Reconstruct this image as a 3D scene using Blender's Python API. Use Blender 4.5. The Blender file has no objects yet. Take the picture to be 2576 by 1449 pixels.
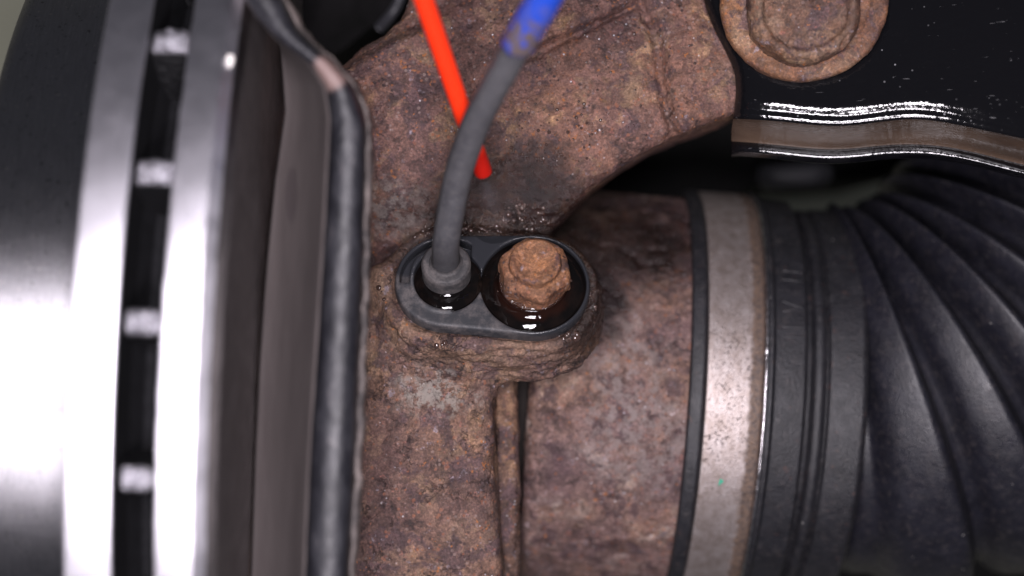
import bpy, math, random
import numpy as np
from mathutils import Vector, Matrix

random.seed(7)
RNG = np.random.default_rng(11)
sc = bpy.context.scene
COL = sc.collection
MM = 0.001
D, K = 260.0, 16.4            # camera height above the focus plane (mm), photo pixels (2576 wide) per mm there

# ------------------------------------------------------------------ camera
cam_d = bpy.data.cameras.new('camera')
cam = bpy.data.objects.new('camera', cam_d)
COL.objects.link(cam)
cam.location = (0, 0, D * MM)
cam_d.sensor_width = 36
cam_d.lens = 36 * D / (2576 / K)
cam_d.clip_start, cam_d.clip_end = 0.005, 10
cam_d.dof.use_dof = True
cam_d.dof.focus_distance = (D - 0.5) * MM
cam_d.dof.aperture_fstop = cam_d.lens / 7.4
cam_d.dof.aperture_blades = 0
sc.camera = cam

# ------------------------------------------------------------------ world, lamps, exposure
w = bpy.data.worlds.new('World')
sc.world = w
w.use_nodes = True
bg = w.node_tree.nodes['Background']
bg.inputs[0].default_value = (0.80, 0.82, 0.95, 1)
bg.inputs[1].default_value = 0.05

def area(name, loc, target, sx, sy, power, col):
    d = bpy.data.lights.new(name, 'AREA')
    d.shape = 'RECTANGLE'; d.size = sx * MM; d.size_y = sy * MM
    d.energy = power; d.color = col
    o = bpy.data.objects.new(name, d); COL.objects.link(o)
    o.location = Vector(loc) * MM
    o.rotation_euler = (Vector(target) - Vector(loc)).to_track_quat('-Z', 'Y').to_euler()
    return o

LCOL = (1.0, 0.93, 1.0)
area('lamp_panel', (-6, 34, 288), (0, -10, 0), 74, 54, 0.84, LCOL)
area('lamp_panel', (4, -78, 285), (0, -10, 0), 74, 54, 0.84, LCOL)

sc.view_settings.view_transform = 'Standard'
sc.view_settings.look = 'None'
sc.view_settings.exposure = 0
sc.view_settings.gamma = 1
try:
    sc.cycles.max_bounces = 8
    sc.cycles.use_denoising = True
    sc.cycles.caustics_reflective = False
    sc.cycles.caustics_refractive = False
except Exception:
    pass

# ------------------------------------------------------------------ numeric helpers
def P(px, py, z):
    """photo pixel -> point in mm at height z."""
    k = (D - z) / D / K
    return np.array([(px - 1288) * k, (724.5 - py) * k, z])

def S(t, a, b):
    x = np.clip((t - a) / (b - a), 0, 1)
    return x * x * (3 - 2 * x)

_G = RNG.normal(size=(512, 3)); _G /= np.linalg.norm(_G, axis=1)[:, None]
_PERM = RNG.permutation(512)

def pnoise(p, scale=1.0, seed=0):
    q = np.asarray(p, dtype=np.float64) * scale + seed * 17.37
    i = np.floor(q).astype(np.int64); f = q - i
    u = f * f * f * (f * (f * 6 - 15) + 10)
    out = 0
    for dx in (0, 1):
        for dy in (0, 1):
            for dz in (0, 1):
                h = _PERM[(_PERM[(_PERM[(i[:, 0] + dx) & 511] + i[:, 1] + dy) & 511] + i[:, 2] + dz) & 511]
                g = _G[h]
                d = g[:, 0] * (f[:, 0] - dx) + g[:, 1] * (f[:, 1] - dy) + g[:, 2] * (f[:, 2] - dz)
                wx = u[:, 0] if dx else 1 - u[:, 0]
                wy = u[:, 1] if dy else 1 - u[:, 1]
                wz = u[:, 2] if dz else 1 - u[:, 2]
                out = out + d * wx * wy * wz
    return out * 1.5

def fbm(p, scale, octv=4, seed=0, gain=0.5):
    a, s, o = 1.0, scale, 0
    for k in range(octv):
        o = o + a * pnoise(p, s, seed + k)
        a *= gain; s *= 2.03
    return o

def rust_relief(p, flake=1.0, stretch=(1, 1, 1)):
    """height (mm) of scaly rust: lumps, terraces with broken edges, cracks, pits, grain."""
    q = p * np.array(stretch)
    lumps = fbm(p, 0.13, 2, 1) * 0.30
    t = fbm(q, 0.22, 5, 9, 0.55) * 3.2
    fl = np.floor(t); fr = t - fl
    terr = (fl + S(fr, 0.0, 0.22)) * 0.12
    crack = np.abs(fbm(q, 0.33, 4, 21, 0.55))
    cmask = S(fbm(p, 0.10, 2, 33), -0.05, 0.25)
    cr = -(1 - S(crack, 0.0, 0.035)) * 0.5 * cmask
    pits = -S(pnoise(p, 0.55, 41), 0.34, 0.6) * 0.45
    grain = fbm(p, 0.9, 2, 51, 0.6) * 0.07
    return lumps + flake * (terr + cr) + pits + grain

def nets(F, org, h):
    """surface nets on a grid of signed distances -> verts, quads"""
    F = np.ascontiguousarray(F, dtype=np.float32)
    F[0] = F[-1] = 1; F[:, 0] = F[:, -1] = 1; F[:, :, 0] = F[:, :, -1] = 1
    ins = F < 0
    n = np.array(F.shape)
    c = [(i, j, k) for i in (0, 1) for j in (0, 1) for k in (0, 1)]
    cnt = np.zeros(tuple(n - 1), dtype=np.int8)
    for (i, j, k) in c:
        cnt += ins[i:n[0] - 1 + i, j:n[1] - 1 + j, k:n[2] - 1 + k]
    act = (cnt > 0) & (cnt < 8)
    I = np.array(np.nonzero(act)).T
    vid = -np.ones(act.shape, dtype=np.int64)
    vid[I[:, 0], I[:, 1], I[:, 2]] = np.arange(len(I))
    val = {a: F[I[:, 0] + a[0], I[:, 1] + a[1], I[:, 2] + a[2]] for a in c}
    pos = np.zeros((len(I), 3)); num = np.zeros(len(I))
    for a in c:
        for ax in range(3):
            if a[ax]: continue
            b = list(a); b[ax] = 1; b = tuple(b)
            fa, fb = val[a], val[b]
            m = (fa < 0) != (fb < 0)
            t = np.where(m, fa / np.where(m, fa - fb, 1), 0)
            pt = np.array(a, dtype=float)[None].repeat(len(I), 0)
            pt[:, ax] += t
            pos[m] += pt[m]; num[m] += 1
    V = (I + pos / num[:, None]) * h + np.array(org)
    Q = []
    for ax in range(3):
        o1, o2 = (ax + 1) % 3, (ax + 2) % 3
        sl0 = [slice(None)] * 3; sl1 = [slice(None)] * 3
        sl0[ax] = slice(0, -1); sl1[ax] = slice(1, None)
        m = ins[tuple(sl0)] != ins[tuple(sl1)]
        E = np.array(np.nonzero(m)).T
        E = E[(E[:, o1] > 0) & (E[:, o2] > 0) & (E[:, o1] < n[o1] - 1) & (E[:, o2] < n[o2] - 1)]
        def at(d1, d2):
            q = E.copy(); q[:, o1] -= d1; q[:, o2] -= d2
            return vid[q[:, 0], q[:, 1], q[:, 2]]
        quad = np.stack([at(1, 1), at(0, 1), at(0, 0), at(1, 0)], 1)
        flip = ~ins[E[:, 0], E[:, 1], E[:, 2]]
        quad[flip] = quad[flip][:, ::-1]
        Q.append(quad)
    Q = np.concatenate(Q)
    return V, Q[(Q >= 0).all(1)]

def vnormals(V, Q):
    a, b, c_, d = (V[Q[:, k]] for k in range(4))
    fn = np.cross(c_ - a, d - b)
    N = np.zeros_like(V)
    for k in range(4):
        for x in range(3):
            N[:, x] += np.bincount(Q[:, k], fn[:, x], len(V))
    return N / np.maximum(np.linalg.norm(N, axis=1), 1e-9)[:, None]

def smooth_v(V, Q, it=2, lam=0.5):
    E = np.concatenate([Q[:, [0, 1]], Q[:, [1, 2]], Q[:, [2, 3]], Q[:, [3, 0]]])
    E = np.concatenate([E, E[:, ::-1]])
    deg = np.bincount(E[:, 0], minlength=len(V))
    for _ in range(it):
        A = np.stack([np.bincount(E[:, 0], V[E[:, 1], x], len(V)) for x in range(3)], 1)
        V = V + lam * (A / np.maximum(deg, 1)[:, None] - V)
    return V

# ------------------------------------------------------------------ object helpers
def thing(name, label, cat, loc=(0, 0, 0), group=None):
    o = bpy.data.objects.new(name, None); COL.objects.link(o)
    o.empty_display_size = 0.005
    o.location = Vector([float(x) for x in loc]) * MM
    o['label'] = label; o['category'] = cat
    if group: o['group'] = group
    return o

def origin_of(parent):
    t = Vector((0, 0, 0))
    while parent is not None:
        t += Vector(parent.location); parent = parent.parent
    return t

def mesh(name, V, Fc, mat, parent=None, smooth=True, loc=None, normals=None, label=None, kind=None):
    """V in world mm; linked as ONE object, its vertices stored relative to its own place"""
    me = bpy.data.meshes.new(name)
    V = np.asarray(V, dtype=np.float64)
    base = np.array(origin_of(parent)) / MM if parent is not None else np.zeros(3)
    l = np.asarray(loc, dtype=float) if loc is not None else np.zeros(3)
    me.from_pydata(((V - base - l) * MM).tolist(), [], Fc.tolist() if isinstance(Fc, np.ndarray) else Fc)
    me.validate()
    if mat: me.materials.append(mat)
    if smooth:
        me.polygons.foreach_set('use_smooth', [True] * len(me.polygons))
    me.update()
    if normals is not None:
        me.normals_split_custom_set_from_vertices(np.asarray(normals).tolist())
    o = bpy.data.objects.new(name, me); COL.objects.link(o)
    o.parent = parent
    o.location = Vector(l.tolist()) * MM
    if label: o['label'] = label
    if kind: o['kind'] = kind
    return o

def single(name, label, cat, V, Fc, mat, group=None, **k):
    V = np.asarray(V, dtype=float)
    lo = V.min(0); hi = V.max(0)
    o = mesh(name, V, Fc, mat, None, loc=((lo[0] + hi[0]) / 2, (lo[1] + hi[1]) / 2, lo[2]), **k)
    o['label'] = label; o['category'] = cat
    if group: o['group'] = group
    return o

def grid_faces(nu, nv, cu=False, cv=False):
    f = []
    for i in range(nu if cu else nu - 1):
        for j in range(nv if cv else nv - 1):
            a = i * nv + j; b = ((i + 1) % nu) * nv + j
            c_ = ((i + 1) % nu) * nv + (j + 1) % nv; d = i * nv + (j + 1) % nv
            f.append((a, b, c_, d))
    return f

def lathe(prof, n=64, a0=0, a1=None):
    """prof [(axial, r)] -> verts in (axial, y, z), faces"""
    full = a1 is None
    ang = np.linspace(0, 2 * math.pi, n, endpoint=False) if full else np.linspace(a0, a1, n)
    pr = np.array(prof, dtype=float)
    V = np.stack([np.repeat(pr[:, 0][None], n, 0),
                  np.outer(np.sin(ang), pr[:, 1]), np.outer(np.cos(ang), pr[:, 1])], 2).reshape(-1, 3)
    return V, grid_faces(n, len(pr), full, False)

def rounded(prof, r=0.3, seg=4):
    """round every inner corner of an open polyline"""
    p = [np.array(q, dtype=float) for q in prof]
    out = [p[0]]
    for i in range(1, len(p) - 1):
        a = p[i - 1] - p[i]; b = p[i + 1] - p[i]
        la, lb = np.linalg.norm(a), np.linalg.norm(b)
        rr = min(r, la * 0.45, lb * 0.45)
        s = p[i] + a / la * rr; e = p[i] + b / lb * rr
        for k in range(seg + 1):
            t = k / seg
            out.append((1 - t) ** 2 * s + 2 * t * (1 - t) * p[i] + t * t * e)
    out.append(p[-1])
    return [tuple(q) for q in out]

def catmull(pts, n):
    p = np.array(pts, dtype=float)
    p = np.vstack([2 * p[0] - p[1], p, 2 * p[-1] - p[-2]])
    m = len(p) - 3
    out = []
    for t in np.linspace(0, m - 1e-6, n):
        i = int(t); f = t - i
        a, b, c_, d = p[i:i + 4]
        out.append(0.5 * (2 * b + (c_ - a) * f + (2 * a - 5 * b + 4 * c_ - d) * f * f + (3 * b - a - 3 * c_ + d) * f ** 3))
    return np.array(out)

def frames(C):
    T = np.gradient(C, axis=0); T /= np.linalg.norm(T, axis=1)[:, None]
    r = np.cross(T[0], [0, 0, 1.0]);
    if np.linalg.norm(r) < 1e-3: r = np.array([1.0, 0, 0])
    r /= np.linalg.norm(r); R = []
    for t in T:
        r = r - t * np.dot(r, t); r /= np.linalg.norm(r); R.append(r.copy())
    R = np.array(R)
    return T, R, np.cross(R, T)

def tube(C, rad, n=32, bump=None):
    """closed tube along C; bump(i, angle)->extra radius"""
    T, R, B = frames(C)
    rad = np.broadcast_to(rad, (len(C),))
    V = []
    for i in range(len(C)):
        for k in range(n):
            a = 2 * math.pi * k / n
            r = rad[i] + (bump(i, a) if bump else 0)
            V.append(C[i] + r * (math.cos(a) * R[i] + math.sin(a) * B[i]))
    f = grid_faces(len(C), n, False, True)
    V += [C[0], C[-1]]
    m = len(C) * n
    for k in range(n):
        f.append((m, (k + 1) % n, k)); f.append((m + 1, m - n + k, m - n + (k + 1) % n))
    return np.array(V), f

def interp(x, tab):
    t = np.array(tab, dtype=float)
    return np.interp(x, t[:, 0], t[:, 1])

# ------------------------------------------------------------------ material helpers
class NT:
    def __init__(s, name):
        s.m = bpy.data.materials.new(name); s.m.use_nodes = True
        s.t = s.m.node_tree; s.b = s.t.nodes['Principled BSDF']; s.out = s.t.nodes['Material Output']
        g = s.t.nodes.new('ShaderNodeNewGeometry')
        v = s.n('ShaderNodeVectorMath', operation='SCALE'); v.inputs[3].default_value = 1000.0
        s.t.links.new(g.outputs['Position'], v.inputs[0])
        s.pos = v.outputs[0]; s.geo = g
    def n(s, typ, **k):
        x = s.t.nodes.new(typ)
        for a, b in k.items(): setattr(x, a, b)
        return x
    def put(s, sock, v):
        if v is None: return
        if hasattr(v, 'is_output'): s.t.links.new(v, sock)
        else:
            if isinstance(v, (tuple, list)) and len(v) == 3 and sock.type == 'RGBA': v = (*v, 1)
            if sock.type == 'RGBA' and isinstance(v, (int, float)): v = (v, v, v, 1)
            sock.default_value = v
    def map(s, scale, vec=None):
        x = s.n('ShaderNodeVectorMath', operation='MULTIPLY'); s.put(x.inputs[0], vec or s.pos); x.inputs[1].default_value = scale
        return x.outputs[0]
    def noise(s, scale, detail=4, rough=0.55, vec=None, dist=0.0, off=0.0):
        x = s.n('ShaderNodeTexNoise', noise_dimensions='4D'); s.put(x.inputs['Vector'], vec or s.pos)
        x.inputs['W'].default_value = off
        x.inputs['Scale'].default_value = scale; x.inputs['Detail'].default_value = detail
        x.inputs['Roughness'].default_value = rough; x.inputs['Distortion'].default_value = dist
        return x.outputs['Fac']
    def vor(s, scale, vec=None, feature='F1', out='Distance', rnd=1.0):
        x = s.n('ShaderNodeTexVoronoi', feature=feature); s.put(x.inputs['Vector'], vec or s.pos)
        x.inputs['Scale'].default_value = scale; x.inputs['Randomness'].default_value = rnd
        return x.outputs[out]
    def ramp(s, f, stops, interp='LINEAR'):
        x = s.n('ShaderNodeValToRGB'); x.color_ramp.interpolation = interp
        el = x.color_ramp.elements
        while len(el) < len(stops): el.new(0.5)
        for e, (p, c) in zip(el, stops):
            e.position = p; e.color = (*c, 1) if isinstance(c, (tuple, list)) else (c, c, c, 1)
        s.put(x.inputs[0], f); return x.outputs[0]
    def mr(s, f, a, b, c=0.0, d=1.0, smooth=True):
        x = s.n('ShaderNodeMapRange'); x.interpolation_type = 'SMOOTHSTEP' if smooth else 'LINEAR'
        s.put(x.inputs[0], f)
        for k, v in zip((1, 2, 3, 4), (a, b, c, d)): s.put(x.inputs[k], v)
        return x.outputs[0]
    def mix(s, f, a, b, mode='MIX'):
        x = s.n('ShaderNodeMix', data_type='RGBA', blend_type=mode)
        s.put(x.inputs[0], f); s.put(x.inputs[6], a); s.put(x.inputs[7], b); return x.outputs[2]
    def op(s, o, a, b=None, c=None, clamp=False):
        x = s.n('ShaderNodeMath', operation=o, use_clamp=clamp); s.put(x.inputs[0], a); s.put(x.inputs[1], b)
        if c is not None: s.put(x.inputs[2], c)
        return x.outputs[0]
    def near(s, c, r, jag=0.5, nscale=0.35, soft=0.35):
        """1 inside an ellipsoid with a ragged edge"""
        a = s.n('ShaderNodeVectorMath', operation='SUBTRACT'); s.put(a.inputs[0], s.pos); a.inputs[1].default_value = [float(x) for x in c]
        b = s.n('ShaderNodeVectorMath', operation='DIVIDE'); s.put(b.inputs[0], a.outputs[0]); b.inputs[1].default_value = r
        l = s.n('ShaderNodeVectorMath', operation='LENGTH'); s.put(l.inputs[0], b.outputs[0])
        d = s.op('ADD', l.outputs['Value'], s.op('MULTIPLY', s.op('SUBTRACT', s.noise(nscale, 4, 0.6), 0.5), jag * 2))
        return s.mr(d, 1 - soft, 1 + soft, 1.0, 0.0)
    def bump(s, h, dist, strength=1.0, normal=None):
        x = s.n('ShaderNodeBump'); x.inputs['Strength'].default_value = strength
        x.inputs['Distance'].default_value = dist * MM
        s.put(x.inputs['Height'], h)
        if normal is not None: s.put(x.inputs['Normal'], normal)
        return x.outputs[0]
    def set(s, **k):
        names = dict(base='Base Color', rough='Roughness', metal='Metallic', spec='Specular IOR Level', normal='Normal',
                     aniso='Anisotropic', tangent='Tangent', coat='Coat Weight', coatr='Coat Roughness', trans='Transmission Weight',
                     ior='IOR', sss='Subsurface Weight', coatn='Coat Normal', sheen='Sheen Weight')
        for a, v in k.items(): s.put(s.b.inputs[names[a]], v)
        return s.m

SENS_C = P(1238, 712, 0)

def rust_mat(name, dark=(0.045, 0.025, 0.022), mid=(0.125, 0.070, 0.052), tan=(0.225, 0.145, 0.092), tanamt=0.5,
             wet=(), crust=(), spots=0.6, orange=0.5, rough=0.62, sparkle=0.5, grain=1.0, cracks=0.5, grit=0.8):
    s = NT(name)
    warp = s.n('ShaderNodeTexNoise'); s.put(warp.inputs['Vector'], s.pos); warp.inputs['Scale'].default_value = 0.25; warp.inputs['Detail'].default_value = 4
    wv = s.n('ShaderNodeVectorMath', operation='MULTIPLY_ADD'); s.put(wv.inputs[0], warp.outputs['Color']); wv.inputs[1].default_value = (5, 5, 5); s.put(wv.inputs[2], s.pos)
    wp = wv.outputs[0]
    c = s.ramp(s.noise(0.16, 7, 0.68, wp), [(0.38, dark), (0.46, mid), (0.54, mid), (0.63, tan)])
    t = s.mr(s.noise(0.075, 6, 0.65, wp, off=3), 0.62 - 0.22 * tanamt, 0.80 - 0.2 * tanamt)
    c = s.mix(s.op('MULTIPLY', t, 0.75), c, s.ramp(s.noise(0.9, 5, 0.6, off=2), [(0.3, (0.17, 0.098, 0.058)), (0.7, (0.27, 0.195, 0.135))]))
    hue = s.ramp(s.noise(0.07, 5, 0.62, wp, off=91), [(0.36, (0.55, 0.47, 0.56)), (0.50, (0.95, 0.88, 0.86)), (0.62, (1.28, 1.12, 0.90))])
    c = s.mix(0.9, c, hue, 'MULTIPLY')
    # violet dark scale patches
    c = s.mix(s.op('MULTIPLY', s.mr(s.noise(0.24, 6, 0.68, wp, off=7), 0.52, 0.60), 0.75), c, (0.060, 0.034, 0.038))
    # blue grey and pink mill-scale glints
    c = s.mix(s.op('MULTIPLY', s.mr(s.noise(0.55, 5, 0.7, off=13), 0.60, 0.68), 0.55), c, (0.27, 0.23, 0.27))
    c = s.mix(s.op('MULTIPLY', s.mr(s.noise(0.8, 4, 0.6, off=15), 0.62, 0.7), 0.5), c, (0.25, 0.095, 0.075))
    # broken scale: sharp edged chips of differing tone
    chip = s.n('ShaderNodeTexVoronoi', feature='F1'); s.put(chip.inputs['Vector'], wp); chip.inputs['Scale'].default_value = 0.75
    cv = s.n('ShaderNodeSeparateColor'); s.put(cv.inputs[0], chip.outputs['Color'])
    c = s.mix(0.55, c, s.ramp(cv.outputs[0], [(0.1, 0.55), (0.5, 0.95), (0.9, 1.45)]), 'MULTIPLY')
    # hairline cracks
    ck = s.op('ABSOLUTE', s.op('SUBTRACT', s.noise(0.30, 5, 0.62, wp, off=81), 0.5))
    ckm = s.op('MULTIPLY', s.mr(ck, 0.004, 0.016, 1, 0), s.mr(s.noise(0.13, 3, off=82), 0.50, 0.58))
    c = s.mix(s.op('MULTIPLY', ckm, 0.85 * cracks), c, (0.02, 0.012, 0.012))
    # fine speckle
    c = s.mix(0.75, c, s.ramp(s.noise(2.6, 5, 0.75, off=5), [(0.28, 0.2), (0.5, 0.95), (0.70, 2.3)]), 'MULTIPLY')
    # grains: pale, pink and black specks a few tenths of a mm wide
    gv = s.n('ShaderNodeTexVoronoi', feature='F1'); s.put(gv.inputs['Vector'], s.pos); gv.inputs['Scale'].default_value = 1.5
    gs = s.n('ShaderNodeSeparateColor'); s.put(gs.inputs[0], gv.outputs['Color'])
    gd = s.mr(gv.outputs['Distance'], 0.30, 0.48, 1, 0)
    patch = s.mr(s.noise(0.14, 4, 0.6, off=35), 0.40, 0.58)
    c = s.mix(s.op('MULTIPLY', s.op('MULTIPLY', s.mr(gs.outputs[0], 0.80, 0.84), gd), s.op('MULTIPLY', patch, grit)), c, (0.035, 0.020, 0.020))
    c = s.mix(s.op('MULTIPLY', s.op('MULTIPLY', s.mr(gs.outputs[1], 0.84, 0.88), gd), s.op('MULTIPLY', patch, 0.6 * grit)), c, (0.26, 0.185, 0.165))
    c = s.mix(s.op('MULTIPLY', s.op('MULTIPLY', s.mr(gs.outputs[2], 0.90, 0.93), gd), 0.7 * grit), c, (0.23, 0.085, 0.045))
    glm = s.op('MULTIPLY', s.mr(gs.outputs[2], 0.07, 0.05), s.op('MULTIPLY', s.mr(gv.outputs['Distance'], 0.16, 0.26, 1, 0), s.op('MULTIPLY', patch, sparkle)))
    c = s.mix(glm, c, (0.62, 0.60, 0.64))  # white glints painted as pale base colour
    # orange fresh rust
    om = s.mr(s.op('ADD', s.noise(0.9, 3, 0.6, off=21), s.op('MULTIPLY', s.noise(0.09, 2, off=22), 0.25)), 0.815 - 0.05 * orange, 0.85 - 0.05 * orange)
    c = s.mix(s.op('MULTIPLY', om, 0.75), c, (0.33, 0.115, 0.030))
    # dark round oil/rust spots
    sp = s.vor(0.16, wp, 'F1')
    sm = s.op('MULTIPLY', s.mr(sp, 0.10, 0.24, 1, 0), s.mr(s.noise(0.11, 2, off=31), 0.5, 0.56))
    c = s.mix(s.op('MULTIPLY', sm, spots), c, (0.035, 0.02, 0.02))
    for (cc, rr, col) in crust:
        m = s.op('MULTIPLY', s.near(cc, rr, 0.9, 0.3, 0.45), s.mr(s.noise(0.7, 5, 0.7, off=41), 0.46, 0.58))
        c = s.mix(s.op('MULTIPLY', m, 0.6), c, col)
    wm = None
    for (cc, rr, jag) in wet:
        m = s.near(cc, rr, jag, 0.22, 0.5)
        wm = m if wm is None else s.op('MAXIMUM', wm, m)
    fine = s.noise(1.4, 6, 0.72, off=51)
    micro = s.noise(5.5, 4, 0.7, off=52)
    h = s.op('ADD', s.op('MULTIPLY', fine, 1.0), s.op('MULTIPLY', micro, 0.35))
    h = s.op('SUBTRACT', h, s.op('MULTIPLY', ckm, 0.9 * cracks))
    flake = s.vor(0.9, wp, 'F1')
    h = s.op('ADD', h, s.op('MULTIPLY', s.mr(flake, 0.1, 0.7), 0.18))
    rg = s.mr(s.noise(1.1, 4, 0.7, off=61), 0.35, 0.65, rough + 0.18, rough - 0.22 * sparkle)
    glint = s.mr(s.noise(1.7, 3, 0.6, off=63), 0.60, 0.66)
    rg = s.mix(s.op('MULTIPLY', glint, sparkle), rg, 0.14)
    if wm is not None:
        wc = s.mix(1.0, c, (0.09, 0.065, 0.062), 'MULTIPLY')
        c = s.mix(s.op('MULTIPLY', wm, 0.95), c, wc)
        rg = s.mix(wm, rg, s.mr(s.noise(0.8, 3, off=71), 0.4, 0.6, 0.16, 0.34))
    nrm = s.bump(h, 0.42 * grain, 0.9)
    s.set(coatn=nrm)
    return s.set(base=c, rough=rg, spec=0.5, normal=nrm)

# ------------------------------------------------------------------ setting: the floor far below
def flat(name, x0, x1, y0, y1, z, mat):
    V = [(x0, y0, z), (x1, y0, z), (x1, y1, z), (x0, y1, z)]
    o = mesh(name, V, [(0, 1, 2, 3)], mat, smooth=False, kind='structure')
    return o
s = NT('workshop_floor')
s.set(base=s.ramp(s.noise(0.02, 5, 0.6), [(0.3, (0.46, 0.47, 0.35)), (0.7, (0.58, 0.58, 0.45))]), rough=0.6)
flat('floor', -900, 900, -900, 900, -330, s.m)

# ------------------------------------------------------------------ axle frame: disc, joint, boot
PSI = math.radians(2.0)
AXO = np.array([0.0, -18.0, -54.0])
def AX(V, psi=None, dx=0.0):
    V = np.asarray(V, dtype=float)
    c_, s_ = math.cos(PSI if psi is None else psi), math.sin(PSI if psi is None else psi)
    return np.stack([V[:, 0] * c_ + V[:, 1] * s_, -V[:, 0] * s_ + V[:, 1] * c_, V[:, 2]], 1) + AXO + np.array([dx, 0, 0])
PSIB = math.radians(3.9)
def AB(V): return AX(V, PSIB, 0.75)

# ---- metals
def ring_metal(name, base, rough, metal=1.0, streak=0.25, speck=0.0, dirt=0.0, aniso=0.93):
    s = NT(name)
    brushed = s.noise(1.0, 4, 0.6, s.map((6.0, 0.25, 0.25)))
    c = s.mix(streak, base, s.ramp(brushed, [(0.3, 0.35), (0.7, 1.3)]), 'MULTIPLY')
    if dirt:
        c = s.mix(s.op('MULTIPLY', s.mr(s.noise(0.12, 5, 0.65, off=4), 0.52, 0.66), dirt), c, (0.20, 0.12, 0.09))
    r = s.mr(s.noise(0.3, 5, 0.65, off=9), 0.3, 0.7, rough - 0.02, rough + 0.04)
    h = s.op('ADD', s.op('MULTIPLY', brushed, 0.5), s.noise(3.0, 4, 0.7, off=3))
    if speck:
        m = s.mr(s.noise(2.0, 3, 0.6, off=17), 0.61, 0.67)
        c = s.mix(s.op('MULTIPLY', m, speck), c, (0.8, 0.75, 0.72))
        m2 = s.mr(s.noise(1.6, 4, 0.6, off=19), 0.60, 0.68)
        c = s.mix(s.op('MULTIPLY', m2, 0.6), c, (0.06, 0.05, 0.05))
    tg = s.n('ShaderNodeCombineXYZ'); tg.inputs[0].default_value = 1.0; tg.inputs[1].default_value = -0.035
    return s.set(base=c, rough=r, metal=metal, normal=s.bump(h, 0.05, 0.8), aniso=aniso, tangent=tg.outputs[0])

M_RIM = ring_metal('machined_rim_steel', (0.82, 0.80, 0.86), 0.44, dirt=0.0, streak=0.1, aniso=0.6)
M_HAT = ring_metal('brushed_hat_steel', (0.52, 0.51, 0.54), 0.37, speck=0.7, streak=0.3)
M_FACE = ring_metal('friction_face_steel', (0.20, 0.18, 0.18), 0.42, streak=0.5)
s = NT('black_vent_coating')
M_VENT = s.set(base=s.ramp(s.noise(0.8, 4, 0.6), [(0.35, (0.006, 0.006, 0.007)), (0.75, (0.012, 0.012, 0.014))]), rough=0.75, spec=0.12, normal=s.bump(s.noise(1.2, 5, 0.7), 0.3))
s = NT('worn_vane_end')
va = s.n('ShaderNodeVectorMath', operation='MULTIPLY_ADD'); s.put(va.inputs[0], s.pos); va.inputs[1].default_value = (0, 1, 1); va.inputs[2].default_value = (0, 18, 54)
vl = s.n('ShaderNodeVectorMath', operation='LENGTH'); s.put(vl.inputs[0], va.outputs[0])
ve = s.mr(vl.outputs['Value'], 102.0, 102.8)
M_VANE = s.set(base=s.mix(ve, (0.006, 0.006, 0.007), s.ramp(s.noise(1.3, 3, 0.6), [(0.32, (0.16, 0.16, 0.18)), (0.66, (0.62, 0.60, 0.66))])), rough=0.42, metal=s.op('MULTIPLY', ve, 0.9), normal=s.bump(s.noise(0.9, 4, 0.65), 0.9))

RD = 104.5
AMIN, AMAX = -math.radians(52), math.radians(62)
disc = thing('brake_disc', 'bright vented brake disc seen edge on at the left, with black slot', 'brake disc', AX(np.array([[-46, 0, 0]]))[0])
def ring_part(name, prof, mat, n=260, rr=0.5, a0=AMIN, a1=AMAX, noisy=0.0):
    V, f = lathe(rounded(prof, rr), n, a0, a1)
    if noisy:
        rad = np.linalg.norm(V[:, 1:], axis=1)
        V[:, 0] += fbm(V, 0.25, 3, 5) * noisy
    return mesh(name, AX(V), f, mat, disc)
# outboard_plate, inboard_plate: closed profiles
ring_part('outboard_plate', [(-49.4, 78), (-49.4, RD), (-55.3, RD), (-55.3, 78)], M_RIM, rr=0.45)
ring_part('inboard_plate', [(-37.9, RD - 1.6), (-39.3, RD), (-44.0, RD), (-44.0, 60)], M_RIM, rr=0.5, noisy=0.12)
ring_part('friction_face', [(-37.88, RD - 1.55), (-36.9, RD - 3.4), (-36.9, 50), (-40.0, 50)], M_FACE, rr=0.5)
ring_part('vent_wall', [(-49.3, 86), (-49.3, RD - 9), (-48.5, RD - 14), (-45, RD - 14), (-44.1, RD - 9), (-44.1, 86)], M_VENT, rr=0.6)
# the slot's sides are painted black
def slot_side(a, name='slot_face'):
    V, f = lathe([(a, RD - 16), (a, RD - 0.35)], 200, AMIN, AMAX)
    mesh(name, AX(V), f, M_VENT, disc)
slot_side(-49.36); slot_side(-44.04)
vane0 = None
for k in range(-5, 7):
    ang = math.radians(11.0 * k - 4.2)
    bvx = []
    n = 10
    # a rounded bar across the slot
    prof = rounded([(-1.7, -12), (-1.7, 0), (1.7, 0), (1.7, -12)], 1.65, 6)
    ax = np.linspace(-49.34, -44.06, 14)
    for a_ in ax:
        for (t, r) in prof:
            wob = 0.25 * math.sin(a_ * 3.1 + k) + 0.15 * math.sin(a_ * 7 + 2 * k)
            rr = RD - 1.3 + r + wob - 1.5 * abs((a_ + 46.7) / 2.7) ** 3
            y, z = rr * math.sin(ang) + t * math.cos(ang), rr * math.cos(ang) - t * math.sin(ang)
            bvx.append((a_, y, z))
    mesh('vane', AX(np.array(bvx)), grid_faces(len(ax), len(prof)), M_VANE, disc)
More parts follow.
